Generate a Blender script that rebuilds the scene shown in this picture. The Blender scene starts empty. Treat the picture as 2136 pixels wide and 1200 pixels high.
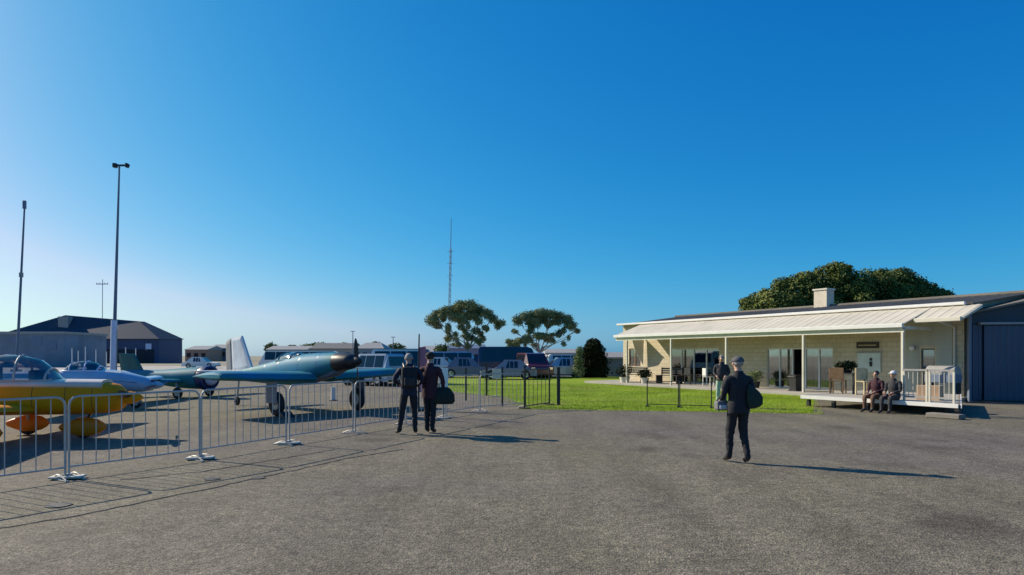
import bpy, bmesh, math, random
from mathutils import Vector, Matrix
R = math.radians
rnd = random.Random(7)
C = bpy.context.scene.collection

# ---------------------------------------------------------------- camera, sky, sun, exposure
FP, CX, HY, EH = 1392.0, 1068.0, 742.0, 1.65       # focal length and horizon in photo pixels, eye height
cam_d = bpy.data.cameras.new('camera'); cam = bpy.data.objects.new('camera', cam_d); C.objects.link(cam)
cam.location = (0, 0, EH); cam.rotation_euler = (R(90), 0, 0)
cam_d.sensor_fit = 'HORIZONTAL'; cam_d.sensor_width = 36; cam_d.lens = FP / 2136 * 36
cam_d.shift_y = 142 / 2136; cam_d.clip_start = 0.05; cam_d.clip_end = 4000
bpy.context.scene.camera = cam

SUN_EL = R(30.5); SUN_DIR = Vector((-2.46, 1.24, 0)).normalized()
w = bpy.data.worlds.new('World'); bpy.context.scene.world = w; w.use_nodes = True
nt = w.node_tree; nt.nodes.clear()
sky = nt.nodes.new('ShaderNodeTexSky'); sky.sky_type = 'NISHITA'; sky.sun_disc = False
sky.sun_elevation = SUN_EL
sky.sun_rotation = math.atan2(SUN_DIR.x, SUN_DIR.y)
sky.air_density = 0.8; sky.dust_density = 0.8; sky.ozone_density = 3.0; sky.altitude = 0
EXPO = 0.45
# the camera's colour response to a deep blue winter sky: one power curve per channel of the Nishita sky
sep = nt.nodes.new('ShaderNodeSeparateColor'); com = nt.nodes.new('ShaderNodeCombineColor')
nt.links.new(sky.outputs[0], sep.inputs[0]); chan = []
for i, (pw_, ml) in enumerate(((2.36, 0.0070), (0.914, 0.1086), (0.507, 0.297))):
    p_ = nt.nodes.new('ShaderNodeMath'); p_.operation = 'POWER'; p_.inputs[1].default_value = pw_
    m_ = nt.nodes.new('ShaderNodeMath'); m_.operation = 'MULTIPLY'; m_.inputs[1].default_value = ml * 10 / 2 ** EXPO
    nt.links.new(sep.outputs[i], p_.inputs[0]); nt.links.new(p_.outputs[0], m_.inputs[0]); chan.append(m_.outputs[0])
mn = nt.nodes.new('ShaderNodeMath'); mn.operation = 'MINIMUM'; g9 = nt.nodes.new('ShaderNodeMath'); g9.operation = 'MULTIPLY'; g9.inputs[1].default_value = 0.75
nt.links.new(chan[1], g9.inputs[0]); nt.links.new(chan[0], mn.inputs[0]); nt.links.new(g9.outputs[0], mn.inputs[1])
nt.links.new(mn.outputs[0], com.inputs[0]); nt.links.new(chan[1], com.inputs[1]); nt.links.new(chan[2], com.inputs[2])
bg = nt.nodes.new('ShaderNodeBackground'); bg.inputs[1].default_value = 0.1
ow = nt.nodes.new('ShaderNodeOutputWorld')
nt.links.new(com.outputs[0], bg.inputs[0]); nt.links.new(bg.outputs[0], ow.inputs[0])
sd = bpy.data.lights.new('sun', 'SUN'); sd.energy = 4.6; sd.angle = R(0.53); sd.color = (1, 0.88, 0.70)
sun = bpy.data.objects.new('sun', sd); C.objects.link(sun)
sdir = Vector((SUN_DIR.x * math.cos(SUN_EL), SUN_DIR.y * math.cos(SUN_EL), math.sin(SUN_EL)))
sun.rotation_euler = sdir.to_track_quat('Z', 'Y').to_euler(); sun.location = sdir * 50
vs = bpy.context.scene.view_settings
vs.view_transform = 'Standard'; vs.look = 'None'; vs.exposure = EXPO; vs.gamma = 1; vs.use_curve_mapping = False

# ---------------------------------------------------------------- survey helpers
def G(px, py):                       # a spot on the ground
    s = (py - HY) / EH
    return ((px - CX) / s, FP / s)
def X(px, d): return (px - CX) * d / FP
def Z(py, d): return EH - (py - HY) * d / FP

# ---------------------------------------------------------------- materials
MATS = {}
def mat(name, col, rough=0.6, metal=0.0, var=0.12, scale=3.0, bump=0.0, bscale=None, spec=0.5, coat=0.0, col2=None, detail=6):
    if name in MATS: return MATS[name]
    m = bpy.data.materials.new(name); m.use_nodes = True; MATS[name] = m
    n = m.node_tree.nodes; l = m.node_tree.links; b = n['Principled BSDF']
    b.inputs['Roughness'].default_value = rough; b.inputs['Metallic'].default_value = metal
    b.inputs['Specular IOR Level'].default_value = spec; b.inputs['Coat Weight'].default_value = coat
    tc = n.new('ShaderNodeTexCoord'); no = n.new('ShaderNodeTexNoise')
    no.inputs['Scale'].default_value = scale; no.inputs['Detail'].default_value = detail
    l.new(tc.outputs['Object'], no.inputs['Vector'])
    cr = n.new('ShaderNodeValToRGB')
    cr.color_ramp.elements[0].position = 0.3; cr.color_ramp.elements[1].position = 0.7
    if col2 is None:
        a = [max(0, c * (1 - var)) for c in col]; c2 = [min(1, c * (1 + var)) for c in col]
    else: a, c2 = col, col2
    cr.color_ramp.elements[0].color = (*a, 1); cr.color_ramp.elements[1].color = (*c2, 1)
    l.new(no.outputs['Fac'], cr.inputs[0]); l.new(cr.outputs[0], b.inputs['Base Color'])
    if bump:
        nb = n.new('ShaderNodeTexNoise'); nb.inputs['Scale'].default_value = bscale or scale * 4; nb.inputs['Detail'].default_value = 5
        l.new(tc.outputs['Object'], nb.inputs['Vector'])
        bp = n.new('ShaderNodeBump'); bp.inputs['Strength'].default_value = bump; bp.inputs['Distance'].default_value = 0.02
        l.new(nb.outputs['Fac'], bp.inputs['Height']); l.new(bp.outputs[0], b.inputs['Normal'])
    return m

def glass(name, tint=(0.75, 0.8, 0.82), refl=0.16):
    if name in MATS: return MATS[name]
    m = bpy.data.materials.new(name); m.use_nodes = True; MATS[name] = m
    n = m.node_tree.nodes; l = m.node_tree.links; n.clear()
    o = n.new('ShaderNodeOutputMaterial'); mx = n.new('ShaderNodeMixShader'); tr = n.new('ShaderNodeBsdfTransparent')
    tr.inputs[0].default_value = (*tint, 1); gl = n.new('ShaderNodeBsdfGlossy'); gl.inputs['Roughness'].default_value = 0.03
    lw = n.new('ShaderNodeLayerWeight'); lw.inputs[0].default_value = 0.35
    ad = n.new('ShaderNodeMath'); ad.operation = 'ADD'; ad.inputs[1].default_value = refl; ad.use_clamp = True
    l.new(lw.outputs['Fresnel'], ad.inputs[0]); l.new(ad.outputs[0], mx.inputs[0])
    l.new(tr.outputs[0], mx.inputs[1]); l.new(gl.outputs[0], mx.inputs[2]); l.new(mx.outputs[0], o.inputs[0])
    return m

def asphalt_mat():
    m = bpy.data.materials.new('asphalt'); m.use_nodes = True
    n = m.node_tree.nodes; l = m.node_tree.links; b = n['Principled BSDF']
    b.inputs['Roughness'].default_value = 0.88; b.inputs['Specular IOR Level'].default_value = 0.25
    tc = n.new('ShaderNodeTexCoord')
    def noise(s, d=5, r=0.6):
        t = n.new('ShaderNodeTexNoise'); t.inputs['Scale'].default_value = s; t.inputs['Detail'].default_value = d
        t.inputs['Roughness'].default_value = r; l.new(tc.outputs['Object'], t.inputs['Vector']); return t
    def ramp(src, p0, c0, p1, c1):
        r = n.new('ShaderNodeValToRGB'); e = r.color_ramp.elements
        e[0].position = p0; e[0].color = (*c0, 1); e[1].position = p1; e[1].color = (*c1, 1)
        l.new(src, r.inputs[0]); return r
    def mul(a, c, mode='MULTIPLY', f=1.0):
        x = n.new('ShaderNodeMix'); x.data_type = 'RGBA'; x.blend_type = mode; x.inputs[0].default_value = f
        l.new(a, x.inputs[6]); l.new(c, x.inputs[7]); return x.outputs[2]
    big = ramp(noise(0.13, 4).outputs['Fac'], 0.35, (0.172, 0.150, 0.134), 0.66, (0.200, 0.181, 0.122))
    mid = ramp(noise(0.9, 6, 0.7).outputs['Fac'], 0.3, (0.80, 0.79, 0.79), 0.7, (1.14, 1.14, 1.13))
    grit = ramp(noise(24, 3, 0.75).outputs['Fac'], 0.38, (0.66, 0.66, 0.65), 0.62, (1.26, 1.26, 1.23))
    vo = n.new('ShaderNodeTexVoronoi'); vo.inputs['Scale'].default_value = 62; l.new(tc.outputs['Object'], vo.inputs['Vector'])
    st = ramp(vo.outputs['Color'], 0.15, (0.62, 0.62, 0.62), 0.85, (1.3, 1.28, 1.22))
    # streaks where wheels polished the surface and sealed joints run
    mp = n.new('ShaderNodeMapping'); mp.inputs['Rotation'].default_value = (0, 0, R(-28)); mp.inputs['Scale'].default_value = (1.2, 0.12, 1)
    l.new(tc.outputs['Object'], mp.inputs[0]); sn = n.new('ShaderNodeTexNoise'); sn.inputs['Scale'].default_value = 1.0; sn.inputs['Detail'].default_value = 6
    l.new(mp.outputs[0], sn.inputs['Vector'])
    strk = ramp(sn.outputs['Fac'], 0.34, (0.84, 0.84, 0.84), 0.62, (1.08, 1.08, 1.08))
    spots = ramp(noise(2.6, 3, 0.5).outputs['Fac'], 0.24, (0.6, 0.6, 0.6), 0.34, (1, 1, 1))
    mot = ramp(noise(6.5, 4, 0.7).outputs['Fac'], 0.36, (0.78, 0.78, 0.77), 0.64, (1.2, 1.2, 1.19))
    pv = n.new('ShaderNodeTexVoronoi'); pv.inputs['Scale'].default_value = 0.16; l.new(tc.outputs['Object'], pv.inputs['Vector'])
    pat = ramp(pv.outputs['Color'], 0.2, (0.93, 0.93, 0.95), 0.8, (1.06, 1.05, 1.02))
    oil = ramp(noise(0.55, 2, 0.35).outputs['Fac'], 0.25, (0.62, 0.61, 0.6), 0.36, (1, 1, 1))
    c = mul(big.outputs[0], mid.outputs[0]); c = mul(c, mot.outputs[0]); c = mul(c, pat.outputs[0]); c = mul(c, oil.outputs[0]); c = mul(c, grit.outputs[0]); c = mul(c, st.outputs[0]); c = mul(c, strk.outputs[0]); c = mul(c, spots.outputs[0])
    l.new(c, b.inputs['Base Color'])
    bp = n.new('ShaderNodeBump'); bp.inputs['Strength'].default_value = 0.55; bp.inputs['Distance'].default_value = 0.012
    l.new(vo.outputs['Distance'], bp.inputs['Height'])
    l.new(bp.outputs[0], b.inputs['Normal'])
    return m

def brick_mat():
    m = bpy.data.materials.new('cream_block'); m.use_nodes = True
    n = m.node_tree.nodes; l = m.node_tree.links; b = n['Principled BSDF']; b.inputs['Roughness'].default_value = 0.85
    tc = n.new('ShaderNodeTexCoord'); mp = n.new('ShaderNodeMapping'); mp.inputs['Rotation'].default_value = (R(90), 0, 0)
    l.new(tc.outputs['Object'], mp.inputs[0])
    br = n.new('ShaderNodeTexBrick'); br.inputs['Scale'].default_value = 1; br.inputs['Brick Width'].default_value = 0.4
    br.inputs['Row Height'].default_value = 0.2; br.inputs['Mortar Size'].default_value = 0.01
    br.inputs['Color1'].default_value = (0.58, 0.49, 0.33, 1); br.inputs['Color2'].default_value = (0.62, 0.54, 0.39, 1)
    br.inputs['Mortar'].default_value = (0.42, 0.37, 0.28, 1); l.new(mp.outputs[0], br.inputs['Vector'])
    no = n.new('ShaderNodeTexNoise'); no.inputs['Scale'].default_value = 1.1; no.inputs['Detail'].default_value = 7; l.new(tc.outputs['Object'], no.inputs['Vector'])
    cr = n.new('ShaderNodeValToRGB'); cr.color_ramp.elements[0].color = (0.72, 0.72, 0.74, 1); cr.color_ramp.elements[1].color = (1.12, 1.1, 1.05, 1)
    l.new(no.outputs['Fac'], cr.inputs[0]); mx = n.new('ShaderNodeMix'); mx.data_type = 'RGBA'; mx.blend_type = 'MULTIPLY'; mx.inputs[0].default_value = 1
    l.new(br.outputs['Color'], mx.inputs[6]); l.new(cr.outputs[0], mx.inputs[7]); l.new(mx.outputs[2], b.inputs['Base Color'])
    bp = n.new('ShaderNodeBump'); bp.inputs['Strength'].default_value = 0.6; bp.inputs['Distance'].default_value = 0.01; bp.invert = True
    l.new(br.outputs['Fac'], bp.inputs['Height']); l.new(bp.outputs[0], b.inputs['Normal'])
    return m

M_ASPH = asphalt_mat(); M_BLOCK = brick_mat()
M_CONC = mat('pale_concrete', (0.36, 0.33, 0.29), 0.85, scale=0.8, bump=0.2, bscale=30)
M_GRASS = mat('lawn_green', (0.15, 0.22, 0.014), 0.85, scale=0.45, col2=(0.27, 0.37, 0.03), bump=0.25, bscale=90, spec=0.1, detail=9)
def worn(m, tint, sc=0.35, lo=.52, hi=.68):
    n = m.node_tree.nodes; l = m.node_tree.links; b = n['Principled BSDF']; src = b.inputs['Base Color'].links[0].from_socket
    tc = n.new('ShaderNodeTexCoord'); no = n.new('ShaderNodeTexNoise'); no.inputs['Scale'].default_value = sc; no.inputs['Detail'].default_value = 8; l.new(tc.outputs['Object'], no.inputs['Vector'])
    mr = n.new('ShaderNodeMapRange'); mr.inputs[1].default_value = lo; mr.inputs[2].default_value = hi; mr.inputs[4].default_value = .6; l.new(no.outputs['Fac'], mr.inputs[0])
    mx = n.new('ShaderNodeMix'); mx.data_type = 'RGBA'; l.new(mr.outputs[0], mx.inputs[0]); l.new(src, mx.inputs[6]); mx.inputs[7].default_value = (*tint, 1); l.new(mx.outputs[2], b.inputs['Base Color'])
M_BLADE = mat('grass_blade', (0.20, 0.29, 0.014), 0.8, scale=0.45, col2=(0.34, 0.44, 0.035), spec=0.1)
worn(M_GRASS, (.30, .29, .08)); worn(M_BLADE, (.34, .33, .10)); 
M_DRY = mat('dry_ground', (0.19, 0.17, 0.11), 0.9, scale=0.05, col2=(0.26, 0.23, 0.16))
M_CREAM = mat('cream_paint', (0.62, 0.58, 0.47), 0.5, var=0.05); worn(M_CREAM, (.44, .39, .29), 2.5, .5, .75)
M_WHITE = mat('white_paint', (0.68, 0.67, 0.63), 0.45, var=0.05)
M_ROOF = mat('grey_metal_roof', (0.17, 0.155, 0.13), 0.9, metal=0.0, spec=0.1, var=0.15, scale=0.6)
M_VROOF = mat('cream_metal_roof', (0.60, 0.55, 0.44), 0.6, spec=0.3, var=0.07, scale=0.7); worn(M_VROOF, (.42, .37, .29), 1.1, .48, .78)
M_NAVY = mat('navy_steel', (0.055, 0.08, 0.125), 0.5, var=0.2, scale=0.5)
M_NAVYD = mat('dark_navy_steel', (0.028, 0.045, 0.07), 0.5, var=0.2, scale=0.5)
M_BLUEG = mat('blue_grey_steel', (0.030, 0.055, 0.085), 0.7, var=0.1, scale=0.4, spec=0.2)
M_BLUEG2 = mat('dark_blue_grey_wall', (0.035, 0.055, 0.13), 0.55, var=0.15, scale=0.1)
M_GREY = mat('galvanised_steel', (0.44, 0.42, 0.39), 0.55, metal=0.15, var=0.1, scale=5)
M_GREYP = mat('grey_paint', (0.33, 0.32, 0.30), 0.6, spec=0.2, var=0.1)
M_BLACK = mat('black_paint', (0.018, 0.018, 0.02), 0.45, var=0.2)
M_RUB = mat('rubber', (0.02, 0.02, 0.02), 0.85, var=0.2)
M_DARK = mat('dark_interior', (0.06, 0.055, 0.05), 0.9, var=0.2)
M_WOOD = mat('brown_wood', (0.20, 0.11, 0.05), 0.6, var=0.25, scale=6)
M_PINE = mat('pale_wood', (0.50, 0.40, 0.22), 0.6, var=0.15, scale=6)
M_BARK = mat('bark', (0.16, 0.12, 0.09), 0.9, var=0.3, scale=4, bump=0.6, bscale=12)
M_PBARK = mat('pale_bark', (0.34, 0.29, 0.24), 0.85, var=0.25, scale=3)
M_LEAF1 = mat('leaf_olive', (0.13, 0.155, 0.055), 0.8, scale=1.3, col2=(0.36, 0.36, 0.16), spec=0.1)
M_LEAF2 = mat('leaf_dark', (0.028, 0.06, 0.012), 0.7, scale=0.7, col2=(0.19, 0.21, 0.045), spec=0.2)
M_LEAF3 = mat('leaf_conifer', (0.006, 0.012, 0.005), 0.8, scale=0.8, col2=(0.018, 0.028, 0.009), spec=0.1)
M_LEAF4 = mat('leaf_mid_green', (0.11, 0.15, 0.06), 0.8, scale=0.8, col2=(0.28, 0.31, 0.15), spec=0.1)
M_YEL = mat('yellow_aircraft_paint', (0.82, 0.28, 0.003), 0.6, var=0.12, scale=1.5, spec=0.2)
M_ORG = mat('orange_aircraft_paint', (0.80, 0.20, 0.006), 0.45, var=0.12, scale=2, spec=0.3)
M_LBLUE = mat('pale_blue_aircraft_paint', (0.28, 0.42, 0.56), 0.35, var=0.08, coat=0.2)
M_TEAL = mat('teal_aircraft_paint', (0.02, 0.17, 0.16), 0.6, scale=0.7, col2=(0.018, 0.19, 0.34), spec=0.15)
M_GTEAL = mat('green_teal_paint', (0.02, 0.10, 0.09), 0.45, var=0.2)
M_DBLUE = mat('dark_blue_paint', (0.012, 0.03, 0.11), 0.4, var=0.15)
M_PLAV = mat('pale_lavender_paint', (0.62, 0.62, 0.78), 0.35, var=0.08, coat=0.4)
M_BLGREY = mat('blue_grey_paint', (0.14, 0.18, 0.25), 0.5, var=0.15)
M_RED = mat('red_fabric', (0.42, 0.06, 0.07), 0.7, var=0.2)
M_TERRA = mat('terracotta_wall', (0.42, 0.24, 0.17), 0.8, var=0.15)
M_TANW = mat('tan_wall', (0.42, 0.36, 0.28), 0.8, var=0.15)
M_SILV = mat('silver_car_paint', (0.42, 0.45, 0.50), 0.3, metal=0.5, var=0.06, coat=0.5)
M_NCAR = mat('navy_car_paint', (0.02, 0.022, 0.06), 0.3, var=0.1, coat=0.6)
M_MCAR = mat('maroon_car_paint', (0.08, 0.018, 0.035), 0.3, var=0.1, coat=0.6)
M_PCAR = mat('purple_grey_car_paint', (0.16, 0.16, 0.22), 0.3, var=0.1, coat=0.6)
M_GLASS = glass('window_glass'); M_CAN = glass('canopy_glass', (0.55, 0.6, 0.66), 0.12)
M_CARG = mat('dark_car_glass', (0.012, 0.015, 0.02), 0.06, var=0.1, spec=0.8)
M_CHROME = mat('chrome', (0.7, 0.7, 0.7), 0.2, metal=1.0, var=0.03)
M_CURT = mat('curtain_cloth', (0.35, 0.36, 0.32), 0.9, var=0.15, scale=8)
M_SKIN = mat('skin', (0.50, 0.29, 0.20), 0.55, var=0.08)
M_CARD = mat('cardboard', (0.46, 0.30, 0.18), 0.85, var=0.15)
M_SEAL = mat('bitumen_seal', (0.055, 0.053, 0.05), 0.7, var=0.3, scale=9)
M_SHIRTG = mat('pale_green_cloth', (0.36, 0.48, 0.36), 0.8, var=0.1, scale=10)

# ---------------------------------------------------------------- mesh helpers
def obj(name, bm, m, parent=None, smooth=False, label=None, loc=None, rz=None):
    me = bpy.data.meshes.new(name)
    if isinstance(bm, bmesh.types.BMesh):
        bmesh.ops.recalc_face_normals(bm, faces=bm.faces[:]); bm.to_mesh(me); bm.free()
    else:
        me.from_pydata(bm[0], [], bm[1]); me.update()
    for x in (m if isinstance(m, (list, tuple)) else [m]): me.materials.append(x)
    if smooth:
        for p in me.polygons: p.use_smooth = True
        try: me.set_sharp_from_angle(angle=R(42))
        except Exception: pass
    o = bpy.data.objects.new(name, me); C.objects.link(o)
    if parent: o.parent = parent
    if loc: o.location = loc
    if rz is not None: o.rotation_euler = (0, 0, rz)
    if label: o['label'] = label
    return o
def thing(name, label, cat, loc=(0, 0, 0), rz=0, group=None):
    o = bpy.data.objects.new(name, None); C.objects.link(o); o.empty_display_size = 0.3
    o.location = loc; o.rotation_euler = (0, 0, rz); o['label'] = label; o['category'] = cat; o['kind'] = 'thing'
    if group: o['group'] = group
    return o
def tag(o, label, cat, group=None):
    o['label'] = label; o['category'] = cat; o['kind'] = 'thing'
    if group: o['group'] = group
    return o
def share(name, src, parent, loc=None, rot=None):
    o = bpy.data.objects.new(name, src.data); C.objects.link(o); o.parent = parent
    o.location = loc if loc is not None else src.location
    if rot: o.rotation_euler = rot
    return o
def dup(root, loc, rz, label):
    r = root.copy(); C.objects.link(r); r.location = loc; r.rotation_euler = (0, 0, rz); r['label'] = label
    for ch in list(root.children):
        c = ch.copy(); C.objects.link(c); c.parent = r
        for g in list(ch.children):
            d = g.copy(); C.objects.link(d); d.parent = c
    return r
def B(): return bmesh.new()
def box(bm, x0, x1, y0, y1, z0, z1, M=None):
    v = [bm.verts.new(M @ Vector(p) if M else p) for p in
         ((x0, y0, z0), (x1, y0, z0), (x1, y1, z0), (x0, y1, z0), (x0, y0, z1), (x1, y0, z1), (x1, y1, z1), (x0, y1, z1))]
    for f in ((0, 3, 2, 1), (4, 5, 6, 7), (0, 1, 5, 4), (1, 2, 6, 5), (2, 3, 7, 6), (3, 0, 4, 7)): bm.faces.new([v[i] for i in f])
    return bm
def bev(bm, w=0.01, seg=1):
    bmesh.ops.bevel(bm, geom=bm.edges[:], offset=w, segments=seg, affect='EDGES', profile=0.5); return bm
def tube(bm, pts, r, n=8, r1=None, cap=True):
    pts = [Vector(p) for p in pts]; k = len(pts); rings = []; up = None
    for i, p in enumerate(pts):
        d = (pts[min(i + 1, k - 1)] - pts[max(i - 1, 0)]).normalized()
        if up is None: up = d.orthogonal().normalized()
        up = (up - d * up.dot(d)); up = up.normalized() if up.length > 1e-5 else d.orthogonal().normalized()
        s = d.cross(up)
        rr = r if r1 is None else r + (r1 - r) * i / max(1, k - 1)
        if isinstance(r, (list, tuple)): rr = r[i]
        rings.append([bm.verts.new(p + (up * math.cos(2 * math.pi * j / n) + s * math.sin(2 * math.pi * j / n)) * rr) for j in range(n)])
    for a, b in zip(rings, rings[1:]):
        for j in range(n): bm.faces.new((a[j], a[(j + 1) % n], b[(j + 1) % n], b[j]))
    if cap: bm.faces.new(rings[0][::-1]); bm.faces.new(rings[-1])
    return bm
def loft(bm, rings, cap=True):
    rr = [[bm.verts.new(p) for p in r] for r in rings]; n = len(rr[0])
    for a, b in zip(rr, rr[1:]):
        for j in range(n): bm.faces.new((a[j], a[(j + 1) % n], b[(j + 1) % n], b[j]))
    if cap: bm.faces.new(rr[0][::-1]); bm.faces.new(rr[-1])
    return bm
def ell(x, zc, hw, hh, n=20, e=2.3, flat=0.0):             # superellipse ring across the x axis
    out = []
    for j in range(n):
        a = 2 * math.pi * j / n; c, s = math.cos(a), math.sin(a)
        out.append((x, math.copysign(abs(c) ** (2 / e), c) * hw, zc + math.copysign(abs(s) ** (2 / e), s) * hh))
    return out
def wing_bm(root_le, root_c, tip_le, tip_c, span, z0, dih, side, t=0.13, y0=0.3):
    def sec(le, c, y, z, th):
        prof = [(0, 0), (.03, .35), (.12, .6), (.3, .7), (.6, .5), (1, .03), (1, -.03), (.6, -.22), (.3, -.32), (.12, -.3), (.03, -.2)]
        return [(le - a * c, side * y, z + b * th * c) for a, b in prof]
    bm = B(); k = 5; rg = []
    for i in range(k + 1):
        f = i / k
        rg.append(sec(root_le + (tip_le - root_le) * f, root_c + (tip_c - root_c) * f, y0 + (span - y0) * f, z0 + dih * f, t))
    rg.append(sec(tip_le - .06, tip_c * .8, span + .1, z0 + dih + .015, t * .5))
    return loft(bm, rg)
def fin_bm(pts, t):                                         # side outline (x, z) with thickness, tapering edges
    bm = B(); cx = sum(p[0] for p in pts) / len(pts); cz = sum(p[1] for p in pts) / len(pts)
    a = [bm.verts.new((p[0], -t * .25, p[1])) for p in pts]; c = [bm.verts.new((p[0], t * .25, p[1])) for p in pts]
    ma = [bm.verts.new((cx + (p[0] - cx) * .7, -t / 2, cz + (p[1] - cz) * .8)) for p in pts]
    mc = [bm.verts.new((cx + (p[0] - cx) * .7, t / 2, cz + (p[1] - cz) * .8)) for p in pts]
    n = len(pts)
    for i in range(n):
        j = (i + 1) % n
        bm.faces.new((a[i], a[j], c[j], c[i])); bm.faces.new((a[j], a[i], ma[i], ma[j])); bm.faces.new((c[i], c[j], mc[j], mc[i]))
    bm.faces.new(ma); bm.faces.new(mc[::-1])
    return bm
def wheel_bm(r, wd, n=20):
    prof = [(.55, -.5), (.8, -.5), (.95, -.42), (1, -.2), (1, .2), (.95, .42), (.8, .5), (.55, .5)]
    bm = B(); rg = []
    for j in range(n):
        a = 2 * math.pi * j / n; rg.append([bm.verts.new((math.cos(a) * p[0] * r, p[1] * wd, math.sin(a) * p[0] * r)) for p in prof])
    for j in range(n):
        a, b = rg[j], rg[(j + 1) % n]
        for i in range(len(prof)): bm.faces.new((a[i], a[(i + 1) % 8], b[(i + 1) % 8], b[i]))
    return bm
def disc_bm(r, y0, y1, n=16):
    bm = B(); tube(bm, [(0, y0, 0), (0, y1, 0)], r, n); return bm
def blob_ell(bm, c, r, sub=2, jit=0):
    res = bmesh.ops.create_icosphere(bm, subdivisions=sub, radius=1)
    for v in res['verts']:
        q = 1 + (rnd.uniform(-jit, jit) if jit else 0)
        v.co = Vector((c[0] + v.co.x * r[0] * q, c[1] + v.co.y * r[1] * q, c[2] + v.co.z * r[2] * q))
    return bm

# ---------------------------------------------------------------- setting: ground sheets
def sheet(name, pts, z, m, sub=False):
    bm = B(); bm.faces.new([bm.verts.new((x, y, z)) for x, y in pts]); o = obj(name, bm, m); o['kind'] = 'structure'; return o
bm = B(); S = 1500
bm.faces.new([bm.verts.new(p) for p in ((-S, -60, 0), (S, -60, 0), (S, 2200, 0), (-S, 2200, 0))])
g = obj('ground', bm, M_DRY, loc=(0, 0, -0.008)); g['kind'] = 'structure'
sheet('asphalt_apron', [(-60, -15), (60, -15), (60, 52), (-60, 66)], 0.0, M_ASPH)
sheet('concrete_taxiway', [(-90, 66.5), (60, 52.5), (60, 90), (-90, 110)], 0.004, M_CONC)
rl = random.Random(4)
def ragged(a, b, n, j): return [(a[0] + (b[0] - a[0]) * i / n + rl.uniform(-j, j) * .4, a[1] + (b[1] - a[1]) * i / n + rl.uniform(-j, j)) for i in range(n)]
VERGE = ragged((8.75, 18.75), (.3, 20.35), 40, .07) + ragged((.3, 20.35), (-.6, 26.3), 30, .06) + [(-4.2, 33), (-5, 52.6), (9.2, 53), (9.2, 40), (12.5, 27.5)]
sheet('lawn_verge', VERGE, 0.003, mat('worn_verge', (.10, .10, .045), .9, scale=2.5, col2=(.19, .17, .085)))
LAWN = ragged((8.6, 19.1), (0.55, 20.7), 60, .06) + ragged((0.55, 20.7), (-0.2, 26.5), 40, .06) + [(-0.2, 26.5), (-3.6, 32), (-4.6, 52), (9.0, 52.5), (9.0, 40), (12.5, 27.5)]
sheet('lawn', LAWN, 0.006, M_GRASS)
# grass blades standing on the lawn sheet
def inpoly(x, y, P):
    c = False; j = len(P) - 1
    for i in range(len(P)):
        if (P[i][1] > y) != (P[j][1] > y) and x < (P[j][0] - P[i][0]) * (y - P[i][1]) / (P[j][1] - P[i][1]) + P[i][0]: c = not c
        j = i
    return c
V, F = [], []
n_ok = 0
while n_ok < 90000:
    y = 18.7 + 20 * rnd.random() ** 2; x = rnd.uniform(-4.6, 12.5)
    if not inpoly(x, y, LAWN) and not (rnd.random() < .3 and inpoly(x, y, VERGE)): continue
    n_ok += 1; a = rnd.uniform(0, 6.28); wd = rnd.uniform(.004, .010); h = rnd.uniform(.015, .04); dx, dy = math.cos(a) * wd, math.sin(a) * wd
    lx, ly = rnd.uniform(-.012, .012), rnd.uniform(-.012, .012); i = len(V)
    V += [(x - dx, y - dy, .004), (x + dx, y + dy, .004), (x + lx, y + ly, h)]; F.append((i, i + 1, i + 2))
gr = obj('grass', (V, F), M_BLADE); gr['kind'] = 'stuff'; gr['label'] = 'short bright green lawn grass in front of the clubhouse'; gr['category'] = 'grass'

# sealed joint and patches in the asphalt (real thin bitumen beads)
def bead(pts, wd):
    bm = B(); L = []
    pts = [Vector((*G(*p), 0)) for p in pts]; fine = []
    for a, b in zip(pts, pts[1:]):
        k = max(2, int((b - a).length / .12))
        fine += [a + (b - a) * (i / k) for i in range(k)]
    fine.append(pts[-1])
    for i, p in enumerate(fine):
        d = (fine[min(i + 1, len(fine) - 1)] - fine[max(i - 1, 0)]).normalized(); s = Vector((-d.y, d.x, 0))
        o = s * rnd.uniform(-.025, .025); q = wd * rnd.uniform(.3, 1.25)
        L.append((bm.verts.new(p + o - s * q + Vector((0, 0, .004))), bm.verts.new(p + o + Vector((0, 0, .009))), bm.verts.new(p + o + s * q + Vector((0, 0, .004)))))
    for a, b in zip(L, L[1:]):
        bm.faces.new((a[0], a[1], b[1], b[0])); bm.faces.new((a[1], a[2], b[2], b[1]))
    return bm
for pts, wd in (([(-60, 1112), (60, 1094), (170, 1075), (330, 1041), (460, 1015), (600, 985), (720, 958), (840, 938)], .013),
                ([(250, 1002), (420, 985), (560, 962), (700, 938)], .008),
                ):
    s = obj('asphalt_joint', bead(pts, wd), M_SEAL); s['kind'] = 'structure'
for (px, py, r, lb) in ((122, 1055, .13, 'small dark round drain cover in the asphalt nearest the frame corner'), (442, 1000, .10, 'small dark drain cover beside the sealed joint'),
                        (538, 998, .09, 'tiny dark drain cover farther along the sealed joint')):
    x, y = G(px, py)
    bm = B(); tube(bm, [(0, 0, .001), (0, 0, .008)], r, 20); c = obj('drain_cover', bm, M_SEAL, loc=(x, y, 0.002)); tag(c, lb, 'drain cover', 'drain covers in the asphalt')

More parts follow.
